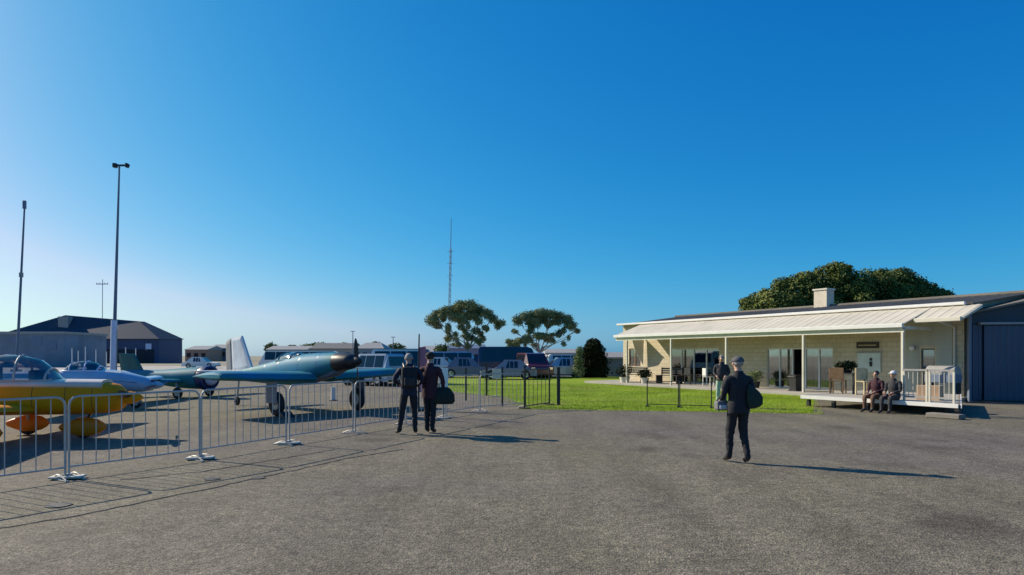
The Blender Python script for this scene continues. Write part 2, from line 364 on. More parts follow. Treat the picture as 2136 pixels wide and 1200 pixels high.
# ---------------------------------------------------------------- trees
def leaves(clumps, n, size, seed, rough=.25, shell=.55):
    rr = random.Random(seed); V, F = [], []
    wts = [c[3] * c[4] + c[4] * c[5] for c in clumps]; tot = sum(wts)
    for c, wgt in zip(clumps, wts):
        for _ in range(int(n * wgt / tot)):
            while True:
                d = Vector((rr.gauss(0, 1), rr.gauss(0, 1), rr.gauss(0, 1)))
                if d.length > .1: break
            d.normalize(); q = (shell + (1 - shell) * rr.random() ** .6) * (1 + rr.gauss(0, rough) * .8)
            p = Vector((c[0] + d.x * c[3] * q, c[1] + d.y * c[4] * q, c[2] + d.z * c[5] * q))
            nn = (d + Vector((rr.gauss(0, .6), rr.gauss(0, .6), rr.gauss(0, .6) + .25))).normalized()
            t = nn.orthogonal().normalized(); t = (Matrix.Rotation(rr.uniform(0, 6.28), 3, nn) @ t); b = nn.cross(t)
            s = size * rr.uniform(.6, 1.3); i = len(V)
            V += [tuple(p - t * s), tuple(p + b * s * .5 + nn * s * .15), tuple(p + t * s), tuple(p - b * s * .5 + nn * s * .1)]
            F.append((i, i + 1, i + 2, i + 3))
    return V, F
def tree(name, label, loc, clumps, n, size, lm, bm_m, trunk_r, trunk_top, seed, group=None, cat='tree', limbs=True, shell=.55, rough=.2):
    t = thing(name, label, cat, loc, 0, group)
    V, F = leaves(clumps, n, size, seed, rough, shell); obj('crown', (V, F), lm, t)
    bm = B(); rr = random.Random(seed + 1); tt = Vector(trunk_top)
    tube(bm, [(0, 0, -.05), (rr.uniform(-.1, .1), 0, tt.z * .4), tuple(tt)], trunk_r, 10, trunk_r * .6)
    o = obj('trunk', bm, bm_m, t, True)
    if limbs:
        bm = B()
        for ci, c in enumerate(clumps):
            if ci % 4 if len(clumps) < 100 else ci % 6: continue
            e = Vector(c[:3]); mid = tt.lerp(e, .5) + Vector((rr.uniform(-.2, .2), rr.uniform(-.2, .2), rr.uniform(-.1, .25)))
            q_ = tt.lerp(e, .22) + Vector((rr.uniform(-.25, .25), rr.uniform(-.2, .2), .12)); tube(bm, [tuple(tt - Vector((0, 0, .1))), tuple(q_), tuple(mid), tuple(e)], trunk_r * .36, 6, trunk_r * .08)
            for _ in range(3):
                tip = e + Vector((rr.uniform(-1, 1) * c[3], rr.uniform(-1, 1) * c[4], rr.uniform(-.2, .9) * c[5])) * .75
                tube(bm, [tuple(mid.lerp(e, .5)), tuple(tip)], trunk_r * .14, 5, trunk_r * .05)
        obj('limbs', bm, bm_m, t, True)
    return t
def pxclumps(lst, d, bx, ry=None):      # pixel-measured clump list to metres round the trunk foot
    k = d / FP
    return [((px - bx) * k, (rnd.uniform(-.6, .6)), Z(py, d), rx * k, (ry or rx * k * .9), rz * k) for px, py, rx, rz in lst]
ur = random.Random(12)
def fill(x0, x1, y0, y1, n, lo=4, hi=10): return [(ur.uniform(x0, x1), ur.uniform(y0, y1), ur.uniform(lo, hi), ur.uniform(lo, hi) * .8) for _ in range(n)]
d = 60
tree('umbrella_tree', 'flat-topped open tree with leaning limbs behind the parked cars beneath the radio mast', (X(972, d), d, 0),
     pxclumps([(902, 668, 15, 14), (912, 655, 12, 10), (930, 650, 15, 12), (948, 646, 15, 13), (962, 638, 16, 11), (980, 638, 18, 13), (998, 646, 16, 12), (1016, 655, 15, 12), (1028, 666, 12, 10), (985, 658, 24, 12), (955, 662, 22, 10),
               (1045, 674, 12, 8), (935, 684, 8, 10), (962, 682, 9, 9), (992, 690, 12, 8), (1012, 684, 8, 7), (975, 702, 14, 8), (1000, 712, 10, 7), (950, 708, 8, 7)] + fill(905, 1040, 650, 684, 16, 7, 12) + fill(930, 1025, 680, 722, 20), d, 972), 30000, .085, M_LEAF1, M_PBARK, .2, (.2, 0, 2.2), 3, 'umbrella trees beyond the lawn', shell=.1)
d = 62
tree('umbrella_tree', 'rounded open-crowned tree with dark top nearer the clubhouse, hollow beneath its crown', (X(1128, d), d, 0),
     pxclumps([(1080, 668, 13, 12), (1096, 660, 14, 11), (1112, 658, 13, 11), (1130, 653, 17, 10), (1148, 657, 16, 11), (1166, 660, 15, 11), (1182, 667, 14, 12), (1193, 680, 12, 11), (1205, 690, 8, 6), (1150, 673, 20, 6), (1120, 668, 16, 7), (1128, 702, 20, 8), (1145, 708, 12, 7),
               (1075, 692, 7, 5), (1078, 714, 12, 8), (1100, 710, 14, 8), (1175, 690, 7, 8), (1062, 712, 9, 6)] + fill(1085, 1195, 660, 684, 14, 7, 12) + fill(1070, 1190, 684, 725, 18), d, 1128), 28000, .085, M_LEAF4, M_PBARK, .18, (-.1, 0, 2.0), 5, 'umbrella trees beyond the lawn', shell=.1)
d = 46; figc = []; fr_ = random.Random(77)
def figtop(px):                        # height of the dome's outline along its width
    K = ((1553, 640), (1575, 612), (1610, 592), (1660, 572), (1700, 556), (1730, 547), (1765, 552), (1800, 560), (1850, 555), (1885, 566), (1920, 584), (1950, 592), (1978, 612), (1985, 640))
    for (a, b), (c, e) in zip(K, K[1:]):
        if a <= px <= c: return b + (e - b) * (px - a) / (c - a)
    return 640
figc += [(((a - 1765) * d / FP), 0.3, Z(c, d), e * d / FP, 2.2, f * d / FP) for a, c, e, f in ((1620, 630, 50, 30), (1680, 612, 60, 42), (1740, 600, 70, 45), (1810, 602, 70, 42), (1870, 602, 65, 40), (1925, 622, 45, 30), (1765, 640, 180, 36))]
for i in range(120):
    px = fr_.uniform(1566, 1968); tp_ = figtop(px); f = fr_.random() ** 1.6; py = tp_ + 12 + (660 - tp_) * f; r_ = fr_.uniform(11, 24)
    dep = -2.6 * math.sqrt(max(0, f * (2 - f))) * (1 - abs(px - 1768) / 260) + fr_.uniform(-.3, .6) if fr_.random() < .75 else fr_.uniform(0, 2.5)
    kk = d / FP; figc.append(((px - 1765) * kk, dep, Z(py, d), r_ * kk, r_ * kk, r_ * kk * .72))
tree('fig_tree', 'huge dark domed tree rising behind the clubhouse roof and chimney', (X(1765, d), d, 0), figc, 80000, .10, M_LEAF2, M_BARK, .5, (0, 0, 3.0), 9, shell=.5, rough=.09)
d = 50
tree('cypress_tree', 'dense dark upright conifer at the left end of the clubhouse', (X(1240, d), d, 0),
     pxclumps([(1240, 775, 27, 22), (1240, 752, 26, 24), (1238, 732, 20, 18), (1236, 718, 12, 10)], d, 1240, .85), 9000, .11, M_LEAF3, M_BARK, .1, (0, 0, 1.2), 13, limbs=False, shell=.7)
tree('garden_shrub', 'loose light green shrub pressed against the dark conifer', (X(1207, 49), 49, 0),
     pxclumps([(1207, 772, 12, 16), (1205, 750, 9, 14), (1209, 733, 7, 9)], 49, 1207, .4), 1800, .08, M_LEAF4, M_BARK, .05, (0, 0, .8), 15, cat='shrub', limbs=False)

# ---------------------------------------------------------------- clubhouse
HR = Vector((16.5, 24.35, 0)); HL = Vector((6.83, 41.0, 0)); HLEN = (HL - HR).length
hu = (HL - HR).normalized(); hn = Vector((hu.y, -hu.x, 0)); hn = -hn if hn.x > 0 else hn       # outward, towards the lawn
# local frame of the house: x runs from the left (far) end to the right (near) end, -y faces the lawn
HA = math.atan2(-hu.y, -hu.x)
def hx(px, v=0.0):                                    # photo column -> local x on a line v metres in front of the wall
    o = HL + hn * v; dirx = (px - CX) / FP; e = -hu
    t = (dirx * o.y - o.x) / (e.x - dirx * e.y); return t
def hdep(x, v=0.0): return (HL + hn * v - hu * x).y
def hz(px, py, v=0.0): return Z(py, hdep(hx(px, v), v))
house = thing('clubhouse', 'long cream clubhouse with shaded veranda and grey metal roof', 'building', tuple(HL), HA)
WH = 3.5; TH = 0.22; HD = 9.0
def rect_wall(name, parent, x0, x1, z0, z1, holes, m, y=0.0, t=TH):
    xs = sorted({x0, x1} | {h[0] for h in holes} | {h[1] for h in holes}); zs = sorted({z0, z1} | {h[2] for h in holes} | {h[3] for h in holes})
    bm = B(); cache = {}
    def v(x, yy, z):
        k = (round(x, 4), yy, round(z, 4))
        if k not in cache: cache[k] = bm.verts.new((x, yy, z))
        return cache[k]
    def inh(x, z): return any(h[0] < x < h[1] and h[2] < z < h[3] for h in holes)
    sol = {}
    for i in range(len(xs) - 1):
        for j in range(len(zs) - 1):
            sol[i, j] = not inh((xs[i] + xs[i + 1]) / 2, (zs[j] + zs[j + 1]) / 2)
    for (i, j), s in sol.items():
        if not s: continue
        a, b, c, d = xs[i], xs[i + 1], zs[j], zs[j + 1]
        bm.faces.new((v(a, y, c), v(b, y, c), v(b, y, d), v(a, y, d))); bm.faces.new((v(a, y + t, c), v(a, y + t, d), v(b, y + t, d), v(b, y + t, c)))
        for (ni, nj, p, q) in ((i - 1, j, (a, c), (a, d)), (i + 1, j, (b, d), (b, c)), (i, j - 1, (b, c), (a, c)), (i, j + 1, (a, d), (b, d))):
            if not sol.get((ni, nj), False):
                bm.faces.new((v(p[0], y, p[1]), v(q[0], y, q[1]), v(q[0], y + t, q[1]), v(p[0], y + t, p[1])))
    return obj(name, bm, m, parent)
FL = 0.15                                                      # floor level
holes = []
def opening(pxa, pxb, pya, z0):
    a, b = hx(pxa), hx(pxb); z1 = hz((pxa + pxb) / 2, pya); h = (a, b, z0, z1); holes.append(h); return h
h_small = opening(1312, 1336, 727, 1.0)
h_slid = opening(1397, 1500, 727, FL)
h_doors = opening(1600, 1737, 726, FL)
h_right = opening(1921, 1950, 727, FL + .2)
rect_wall('front_wall', house, 0, HLEN, 0, WH, holes, M_BLOCK)
bm = B(); box(bm, 0, TH, TH + .002, HD, 0, WH); obj('end_wall', bm, M_BLOCK, house)
bm = B(); box(bm, HLEN - TH, HLEN, TH + .002, HD, 0, WH); obj('end_wall', bm, M_BLOCK, house)
bm = B(); box(bm, TH, HLEN - TH, HD - TH, HD, 0, WH); obj('rear_wall', bm, M_BLOCK, house)
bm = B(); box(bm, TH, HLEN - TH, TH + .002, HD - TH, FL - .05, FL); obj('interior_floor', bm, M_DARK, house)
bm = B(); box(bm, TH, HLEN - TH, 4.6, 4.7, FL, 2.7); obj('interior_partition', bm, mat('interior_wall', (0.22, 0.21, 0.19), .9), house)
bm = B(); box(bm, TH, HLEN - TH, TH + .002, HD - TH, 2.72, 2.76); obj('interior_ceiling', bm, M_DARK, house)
def glazed(name, h, npan, fm=M_WHITE, curtains=(), openp=(), fw=.06):
    a, b, z0, z1 = h; w_ = (b - a) / npan
    bm = B(); y0, y1 = .03, .12
    box(bm, a, b, y0, y1, z1 - fw, z1); box(bm, a, b, y0, y1, z0, z0 + fw * .8)
    for i in range(npan + 1):
        x = a + w_ * i; box(bm, max(a, x - fw / 2), min(b, x + fw / 2), y0 + .003, y1 - .003, z0 + fw * .8, z1 - fw)
    f = obj(name, bm, fm, house)
    for i in range(npan):
        if i in openp: continue
        bm = B(); box(bm, a + w_ * i + fw / 2, a + w_ * (i + 1) - fw / 2, .07, .078, z0 + fw * .8, z1 - fw); obj('pane', bm, M_GLASS, f)
    for (ca, cb) in curtains:
        bm = B(); k = 14; xa, xb = a + (b - a) * ca, a + (b - a) * cb; L = []
        for i in range(k * 2 + 1):
            x = xa + (xb - xa) * i / (k * 2); y = .3 + .03 * math.sin(i * 1.57); L.append((bm.verts.new((x, y, z0 + .03)), bm.verts.new((x, y, z1 - .02))))
        for p, q in zip(L, L[1:]): bm.faces.new((p[0], q[0], q[1], p[1]))
        obj('curtain', bm, M_CURT, f)
    return f
glazed('window', h_small, 2, M_WOOD)
glazed('sliding_door', h_slid, 4, curtains=((.27, .52), (.56, .74)))
glazed('sliding_door', h_doors, 5, curtains=((.02, .16), (.68, .98)), openp=(2,))
glazed('window', h_right, 1, mat('green_grey_frame', (0.12, 0.15, 0.12), .5), curtains=((.0, .6),))
def ribbed(x0, x1, ya, za, yb, zb, pitch, amp, t=.03):
    bm = B(); k = int((x1 - x0) / pitch); top = []; sl = Vector((0, yb - ya, zb - za)).normalized(); nn = Vector((0, -sl.z, sl.y)); nn = nn if nn.z > 0 else -nn
    for i in range(k):
        for f, h in ((0, 0), (.6, 0), (.72, amp), (.88, amp)):
            x = x0 + (i + f) * (x1 - x0) / k; top.append((x, h))
    top.append((x1, 0)); A, D, E, H_ = [], [], [], []
    for x, h in top:
        o = nn * h; A.append(bm.verts.new((x, ya + o.y, za + o.z))); D.append(bm.verts.new((x, yb + o.y, zb + o.z)))
        o = nn * (h - t); E.append(bm.verts.new((x, ya + o.y, za + o.z))); H_.append(bm.verts.new((x, yb + o.y, zb + o.z)))
    for i in range(len(top) - 1):
        bm.faces.new((A[i], A[i + 1], D[i + 1], D[i])); bm.faces.new((E[i + 1], E[i], H_[i], H_[i + 1]))
        bm.faces.new((A[i + 1], A[i], E[i], E[i + 1])); bm.faces.new((D[i], D[i + 1], H_[i + 1], H_[i]))
    for i in (0, len(top) - 1): bm.faces.new((A[i], D[i], H_[i], E[i]))
    return bm
RZ = 4.14; RYY = 4.5
obj('roof', ribbed(-.15, HLEN + .4, -.25, WH + .02, RYY, RZ, .38, .03), M_ROOF, house)
obj('roof', ribbed(-.15, HLEN + .4, HD + .3, WH + .02, RYY, RZ, .38, .03), M_ROOF, house)
bm = B(); tube(bm, [(-.17, RYY, RZ + .03), (HLEN + .42, RYY, RZ + .03)], .09, 8); obj('ridge_cap', bm, M_ROOF, house)
for x in (0.0, HLEN - TH):                             # gable infill
    bm = B(); a = [(x, .0, WH), (x, HD, WH), (x, RYY, RZ - .06)]; lo = [bm.verts.new(p) for p in a]; hi = [bm.verts.new((p[0] + TH, p[1], p[2])) for p in a]
    bm.faces.new(lo); bm.faces.new(hi[::-1])
    for i in range(3): bm.faces.new((lo[i], hi[i], hi[(i + 1) % 3], lo[(i + 1) % 3]))
    obj('gable', bm, M_CREAM, house)
VD = 2.2; XV = hx(1885, VD); VX0 = hx(1283, VD)
obj('veranda_roof', ribbed(VX0, XV, -.27, WH - .03, -VD, 2.80, .38, .012), M_VROOF, house)
XE = hx(2006, 1.6)
obj('veranda_roof', ribbed(XV + .02, XE, -.27, WH - .03, -1.55, 2.98, .38, .012), M_VROOF, house)
bm = B(); box(bm, VX0 - .02, XV + .02, -VD - .12, -VD - .005, 2.66, 2.82); bev(bm, .02); obj('gutter', bm, M_WHITE, house)
bm = B(); box(bm, XV + .05, XE, -1.67, -1.56, 2.84, 3.0); bev(bm, .02); obj('gutter', bm, M_CREAM, house)
bm = B(); box(bm, -.17, hx(2012, .4), -.4, -.262, WH - .02, WH + .1); bev(bm, .02); obj('gutter', bm, M_WHITE, house)
bm = B(); q = [(-.27, 3.36), (-1.555, 2.9), (-1.555, 2.97), (-.27, 3.46)]; lo = [bm.verts.new((XE + .003, a, b)) for a, b in q]; hi = [bm.verts.new((XE + .04, a, b)) for a, b in q]; bm.faces.new(lo); bm.faces.new(hi[::-1])
for i in range(4): bm.faces.new((lo[i], hi[i], hi[(i + 1) % 4], lo[(i + 1) % 4]))
obj('barge_board', bm, M_CREAM, house)
bm = B(); box(bm, XV - .04, XV, -VD + .01, -.3, 2.6, 2.72); obj('veranda_beam', bm, M_CREAM, house)
bm = B(); box(bm, VX0 + .05, XV, -VD + .01, -VD + .09, 2.5, 2.66); obj('veranda_beam', bm, M_CREAM, house)
for px in (1308, 1400, 1515, 1676, 1885):
    x = min(hx(px, VD - .05), XV - .06)
    bm = B(); box(bm, x - .045, x + .045, -VD + .0, -VD + .09, .1, 2.498); bev(bm, .008); obj('veranda_post', bm, M_CREAM, house)
bm = B(); box(bm, -.6, HLEN + .1, -2.5, -.003, -.05, .13); bev(bm, .015); o = obj('veranda_slab', bm, M_CONC, house)
# chimney
cx_ = hx(1707, -4.0)
ch = B(); box(ch, cx_ - .36, cx_ + .36, 4.15, 4.75, 3.9, 4.98); chim = obj('chimney', ch, mat('cream_render', (0.60, 0.53, 0.42), .85, var=.1), house)
bm = B(); box(bm, cx_ - .41, cx_ + .41, 4.1, 4.8, 4.982, 5.06); obj('chimney_cap', bm, M_CREAM, chim)

# downpipe and wall signs
bm = B(); tube(bm, [(HLEN - .3, -.06, .15), (HLEN - .3, -.06, 2.7), (HLEN - .3, -1.5, 2.95)], .04, 8); obj('downpipe', bm, M_CREAM, house)
# cladding boards of the right-hand bay
bx0 = hx(1890); k = 0; z = .16; src = None
segs = [(bx0, h_right[0] - .06), (h_right[1] + .06, HLEN - .4)]
srcs = {}
while z < 2.9:
    for (a, b) in (segs if h_right[2] - .2 < z < h_right[3] + .02 else [(bx0, HLEN - .4)]):
        key = round(b - a, 3)
        if key not in srcs:
            bm = B(); v = [bm.verts.new(p) for p in ((a, -.032, 0), (b, -.032, 0), (b, -.012, .168), (a, -.012, .168), (a, -.001, 0), (b, -.001, 0), (b, -.001, .168), (a, -.001, .168))]
            for f in ((0, 1, 2, 3), (4, 7, 6, 5), (0, 4, 5, 1), (1, 5, 6, 2), (2, 6, 7, 3), (3, 7, 4, 0)): bm.faces.new([v[i] for i in f])
            srcs[key] = obj('board', bm, mat('weathered_board', (0.40, 0.40, 0.33), .7, var=.12, scale=2), house, loc=(0, 0, z))
        else: share('board', srcs[key], house, (0, 0, z))
    z += .17
def wallthing(name, label, cat, px0, px1, py0, py1, y, t, m, extra=None):
    a, b = hx(px0), hx(px1); z1, z0 = hz(px0, py0), hz(px0, py1)
    T = thing(name, label, cat, tuple(HL - hu * ((a + b) / 2) + hn * y + Vector((0, 0, z0))), HA)
    w2 = (b - a) / 2; bm = B(); box(bm, -w2, w2, 0, t, 0, z1 - z0); bev(bm, .006); obj('board', bm, m, T)
    return T, w2, z1 - z0
T, w2, hh = wallthing('wall_sign', 'long dark brown sign high on the cream wall under the veranda', 'sign', 1788, 1834, 714, 727, .06, .05, mat('dark_brown', (.035, .018, .012), .5))
bm = B(); box(bm, -w2 * .8, w2 * .8, -.004, -.001, hh * .42, hh * .55); obj('gilt_line', bm, M_PINE, T)
T, w2, hh = wallthing('notice_board', 'pale notice board with a small dark emblem beside the veranda doors', 'sign', 1790, 1838, 737, 776, .06, .05, mat('pale_board', (.55, .62, .56), .6))
bm = B(); tube(bm, [(.1, -.004, hh * .3), (.1, -.004, hh * .55)], .05, 8, .07); blob_ell(bm, (.1, -.006, hh * .68), (.07, .006, .07), 2); obj('emblem', bm, M_BLACK, T)
bm = B(); box(bm, -w2 - .03, w2 + .03, -.01, .05, hh, hh + .05); obj('frame', bm, M_GREYP, T)
T = thing('wall_lamp', 'round white lamp on the grey-green cladding left of the narrow window', 'lamp', tuple(HL - hu * hx(1907) + hn * .04 + Vector((0, 0, 1.95))), HA)
bm = B(); tube(bm, [(0, 0, 0), (0, -.06, 0)], .07, 12); obj('bracket', bm, M_GREYP, T); bm = B(); blob_ell(bm, (0, -.12, 0), (.1, .09, .1), 2); obj('lamp_shade', bm, M_WHITE, T, True)
# white rolled blind hung at the far end of the veranda
T = thing('canvas_blind', 'white canvas blind slanting down at the far end of the veranda', 'blind', tuple(HL - hu * (VX0 + .06) + hn * 1.1), HA)
bm = B(); pts = [(-.02, 1.0, 2.6), (-.02, .1, 2.6), (-.02, .35, 1.9), (-.02, .95, 1.1)]
lo = [bm.verts.new(p) for p in pts]; hi = [bm.verts.new((p[0] + .025, p[1], p[2])) for p in pts]; bm.faces.new(lo); bm.faces.new(hi[::-1])
for i in range(4): bm.faces.new((lo[i], hi[i], hi[(i + 1) % 4], lo[(i + 1) % 4]))
obj('canvas', bm, M_WHITE, T); bm = B(); tube(bm, [(-.01, .05, 2.62), (-.01, 1.05, 2.62)], .04, 8); obj('roller', bm, M_GREYP, T)

# ---------------------------------------------------------------- timber deck in front of the near end
def dpx(px, v, z=0): return tuple(HL - hu * hx(px, v) + hn * v + Vector((0, 0, z)))
def hp(u, v, z=0): return HR + hu * u + hn * v + Vector((0, 0, z))
deck = thing('timber_deck', 'low white-edged timber deck on short posts in front of the clubhouse', 'deck', tuple(HR), HA)   # local x along, -y outward
DZ = .36; U0, U1 = HLEN - hx(2002, 7.4), HLEN - hx(1676, 7.4); V0, V1 = 3.6, 7.3
M_DECK = mat('pale_deck_board', (.42, .38, .31), .7, var=.12, scale=4); pw = .145; src = {}
v = 2.52; i = 0
def rend(v): return hx(2002, v) - HLEN                          # the splayed right-hand end of the deck
while v < V1:
    a = -U1 - .9 if v < 4.5 else -U1; b = rend(v); bm = B(); box(bm, a, b, -pw + .008, 0, -.03, 0)
    obj('plank', bm, M_DECK, deck, loc=(0, -v, DZ + rnd.uniform(-.002, .002))); v += pw
bm = B(); box(bm, -U1 - .0, -U0, -V1 - .19, -V1 - .15, DZ - .10, DZ + .012); obj('edge_board', bm, M_WHITE, deck)
bm = B(); box(bm, -U1 - .045, -U1 - .004, -V1 - .19, -4.6, DZ - .10, DZ + .012); obj('edge_board', bm, M_WHITE, deck)
bm = B(); q = [(rend(7.45) + .01, -7.45), (rend(7.45) + .05, -7.45), (rend(2.5) + .05, -2.5), (rend(2.5) + .01, -2.5)]; lo = [bm.verts.new((*p, DZ - .10)) for p in q]; hi = [bm.verts.new((*p, DZ + .012)) for p in q]; bm.faces.new(lo); bm.faces.new(hi[::-1])
for i in range(4): bm.faces.new((lo[i], hi[i], hi[(i + 1) % 4], lo[(i + 1) % 4]))
obj('edge_board', bm, M_WHITE, deck)
bm = B()
for v in (2.6, 4.0, 5.4, 6.9): box(bm, -U1, rend(v) - .1, -v - .04, -v, DZ - .14, DZ - .031)
obj('bearer', bm, M_BLACK, deck)
for u in (-U1 + .05, -.3, .8, -U0 - .15):
    for v in (4.0, 7.2):
        if v == 4.0 and u > rend(4.0): continue
        bm = B(); box(bm, u - .05, u + .05, -v - .05, -v + .05, 0, DZ - .14); obj('post', bm, M_BLACK, deck)
# railing on the deck
rail = thing('deck_railing', 'white railing with grey top rail at the near corner of the deck', 'railing', tuple(hp(0, 0, DZ)), HA)
def rail_run(p, q, parent):
    p = Vector(p); q = Vector(q); L = (q - p).length; a = math.atan2((q - p).y, (q - p).x); Mx = Matrix.Translation(p) @ Matrix.Rotation(a, 4, 'Z')
    bm = B(); box(bm, -.03, L + .03, -.035, .035, .86, .91, Mx); obj('top_rail', bm, M_GREYP, parent)
    bm = B(); box(bm, 0, L, -.02, .02, .1, .15, Mx); obj('bottom_rail', bm, M_GREYP, parent)
    for x in (0, L): bm = B(); box(bm, x - .025, x + .025, -.025, .025, 0, .858, Mx); obj('post', bm, M_CREAM, parent)
    n = int(L / .12); s = None
    for i in range(1, n):
        w_ = p + (q - p) * (i / n)
        if s is None: bm = B(); box(bm, -.006, .006, -.006, .006, .152, .858); s = obj('baluster', bm, M_CREAM, parent, loc=tuple(w_))
        else: share('baluster', s, parent, tuple(w_))
rx0 = hx(1886, 7.2) - HLEN; rx1 = hx(1990, 7.2) - HLEN; rail_run((rx0, -7.2, 0), ((rx0 + rx1) / 2 - .04, -7.2, 0), rail); rail_run(((rx0 + rx1) / 2 + .04, -7.2, 0), (rx1, -7.2, 0), rail)
T = thing('entry_step', 'pale concrete step at the near end of the deck', 'step', dpx(1972, 7.85), HA + R(90))
bm = B(); box(bm, -.16, .16, -.42, .42, 0, .13); bev(bm, .02); obj('tread', bm, mat('worn_step', (.2, .18, .15), .9), T)

# ---------------------------------------------------------------- navy hangar at the right edge
hg = thing('navy_hangar', 'navy corrugated hangar with tall sliding doors beside the clubhouse', 'hangar', (16.46, 23.95, 0), R(-9))
HW, HE = 13.0, 3.14; RK = .21
bm = B(); pts = [(0, 0), (HW, 0), (HW, HE), (HW / 2, HE + HW / 2 * RK), (0, HE)]
lo = [bm.verts.new((x, .14, z)) for x, z in pts]; hi = [bm.verts.new((x + .0, 14, z)) for x, z in pts]
bm.faces.new(lo); bm.faces.new(hi[::-1])
for i in range(5): bm.faces.new((lo[i], hi[i], hi[(i + 1) % 5], lo[(i + 1) % 5]))
obj('body', bm, M_NAVYD, hg)
for s in (0, 1):
    a, b = ((-.15, HE - .045 + .03), (HW / 2, HE + HW / 2 * RK + .03)) if s == 0 else ((HW + .15, HE - .015), (HW / 2, HE + HW / 2 * RK + .03))
    bm = B(); vv = [(a[0], -.12, a[1]), (b[0], -.12, b[1]), (b[0], 14.1, b[1]), (a[0], 14.1, a[1])]
    lo = [bm.verts.new(p) for p in vv]; hi = [bm.verts.new((p[0], p[1], p[2] + .07)) for p in vv]; bm.faces.new(lo[::-1]); bm.faces.new(hi)
    for i in range(4): bm.faces.new((lo[i], hi[i], hi[(i + 1) % 4], lo[(i + 1) % 4]))
    obj('roof', bm, M_ROOF, hg)
def corr(x0, x1, z0, z1, y, amp=.025, p=.2, t=.03):
    bm = B(); k = max(2, int((x1 - x0) / p)); L = []
    for i in range(k):
        for f, h in ((0, 0), (.4, 0), (.5, amp), (.9, amp)): L.append((x0 + (i + f) * (x1 - x0) / k, y - h))
    L.append((x1, y)); a = [(bm.verts.new((x, yy, z0)), bm.verts.new((x, yy, z1)), bm.verts.new((x, y + t, z0)), bm.verts.new((x, y + t, z1))) for x, yy in L]
    for m_, n_ in zip(a, a[1:]):
        bm.faces.new((m_[0], n_[0], n_[1], m_[1])); bm.faces.new((m_[3], n_[3], n_[2], m_[2])); bm.faces.new((m_[1], n_[1], n_[3], m_[3])); bm.faces.new((m_[0], m_[2], n_[2], n_[0]))
    for e in (a[0], a[-1]): bm.faces.new((e[0], e[1], e[3], e[2]))
    return bm
obj('wall_panel', corr(0, .42, 0.02, 2.75, .1), M_NAVY, hg)
x = .45; i = 0
while x < 9:
    y = .06 if i % 2 else .005
    obj('door_panel', corr(x, x + 1.32, .05, 2.72, y, .02, .22), M_NAVY if i % 2 == 0 else mat('navy_door', (.045, .066, .108), .5, var=.2, scale=.5), hg); x += 1.3; i += 1
bm = B(); box(bm, .3, HW - .3, -.07, .12, 2.76, 2.84); obj('door_track', bm, M_GREYP, hg)
bm = B(); box(bm, -.05, .03, -.01, .13, 0, 3.08); obj('corner_trim', bm, M_BLGREY, hg)
bm = B(); box(bm, .3, HW - .3, -.08, .1, .002, .045); obj('floor_track', bm, M_BLACK, hg)

# ---------------------------------------------------------------- far hangar and far buildings
def fw(name, label, cat, px0, px1, py_eave, py_ridge, d, depth, wm, rm, kind='gable', base=None, group=None, wins=0, wpy=None, rin=0.25):
    x0, x1 = X(px0, d), X(px1, d); ze = Z(py_eave, d); zr = Z(py_ridge, d); W = x1 - x0
    T = thing(name, label, cat, (x0, d, 0), 0, group)
    bm = B(); box(bm, 0, W, 0, depth, 0, ze); obj('wall', bm, wm, T)
    o = .02 * W / 10 + .15
    bm = B()
    if kind == 'gable':  # ridge along x
        pr = [(-o, ze - .02), (depth / 2, zr), (depth + o, ze - .02)]
        lo = [bm.verts.new((-o, y, z)) for y, z in pr]; hi = [bm.verts.new((W + o, y, z)) for y, z in pr]
        lo2 = [bm.verts.new((-o, y, z + .12)) for y, z in pr]; hi2 = [bm.verts.new((W + o, y, z + .12)) for y, z in pr]
        for i in range(2):
            bm.faces.new((lo2[i], hi2[i], hi2[i + 1], lo2[i + 1])); bm.faces.new((lo[i], lo[i + 1], hi[i + 1], hi[i]))
            bm.faces.new((lo[i], lo2[i], lo2[i + 1], lo[i + 1])); bm.faces.new((hi[i], hi[i + 1], hi2[i + 1], hi2[i]))
        for i in (0, 2): bm.faces.new((lo[i], hi[i], hi2[i], lo2[i]))
        bm.faces.new((lo[0], lo[1], lo[2])); bm.faces.new((hi[0], hi[1], hi[2]))
    elif kind == 'flat':
        box(bm, -o, W + o, -o, depth + o, ze + .01, ze + .35)
    else:                # hip
        a = W * rin; b = W * (1 - rin)
        lo = [bm.verts.new(p) for p in ((-o, -o, ze), (W + o, -o, ze), (W + o, depth + o, ze), (-o, depth + o, ze))]
        hi = [bm.verts.new((a, depth / 2, zr)), bm.verts.new((b, depth / 2, zr))]
        bm.faces.new((lo[0], lo[1], hi[1], hi[0])); bm.faces.new((lo[1], lo[2], hi[1])); bm.faces.new((lo[2], lo[3], hi[0], hi[1])); bm.faces.new((lo[3], lo[0], hi[0])); bm.faces.new(lo[::-1])
    obj('roof', bm, rm, T)
    if wins:
        sw = W / wins
        s = None
        for i in range(wins):
            xx = sw * (i + .5)
            if s is None: bm = B(); box(bm, -sw * .28, sw * .28, -.05, -.004, ze * .38, ze * .72); s = obj('window', bm, M_CARG, T, loc=(xx, 0, 0))
            else: share('window', s, T, (xx, 0, 0))
    return T
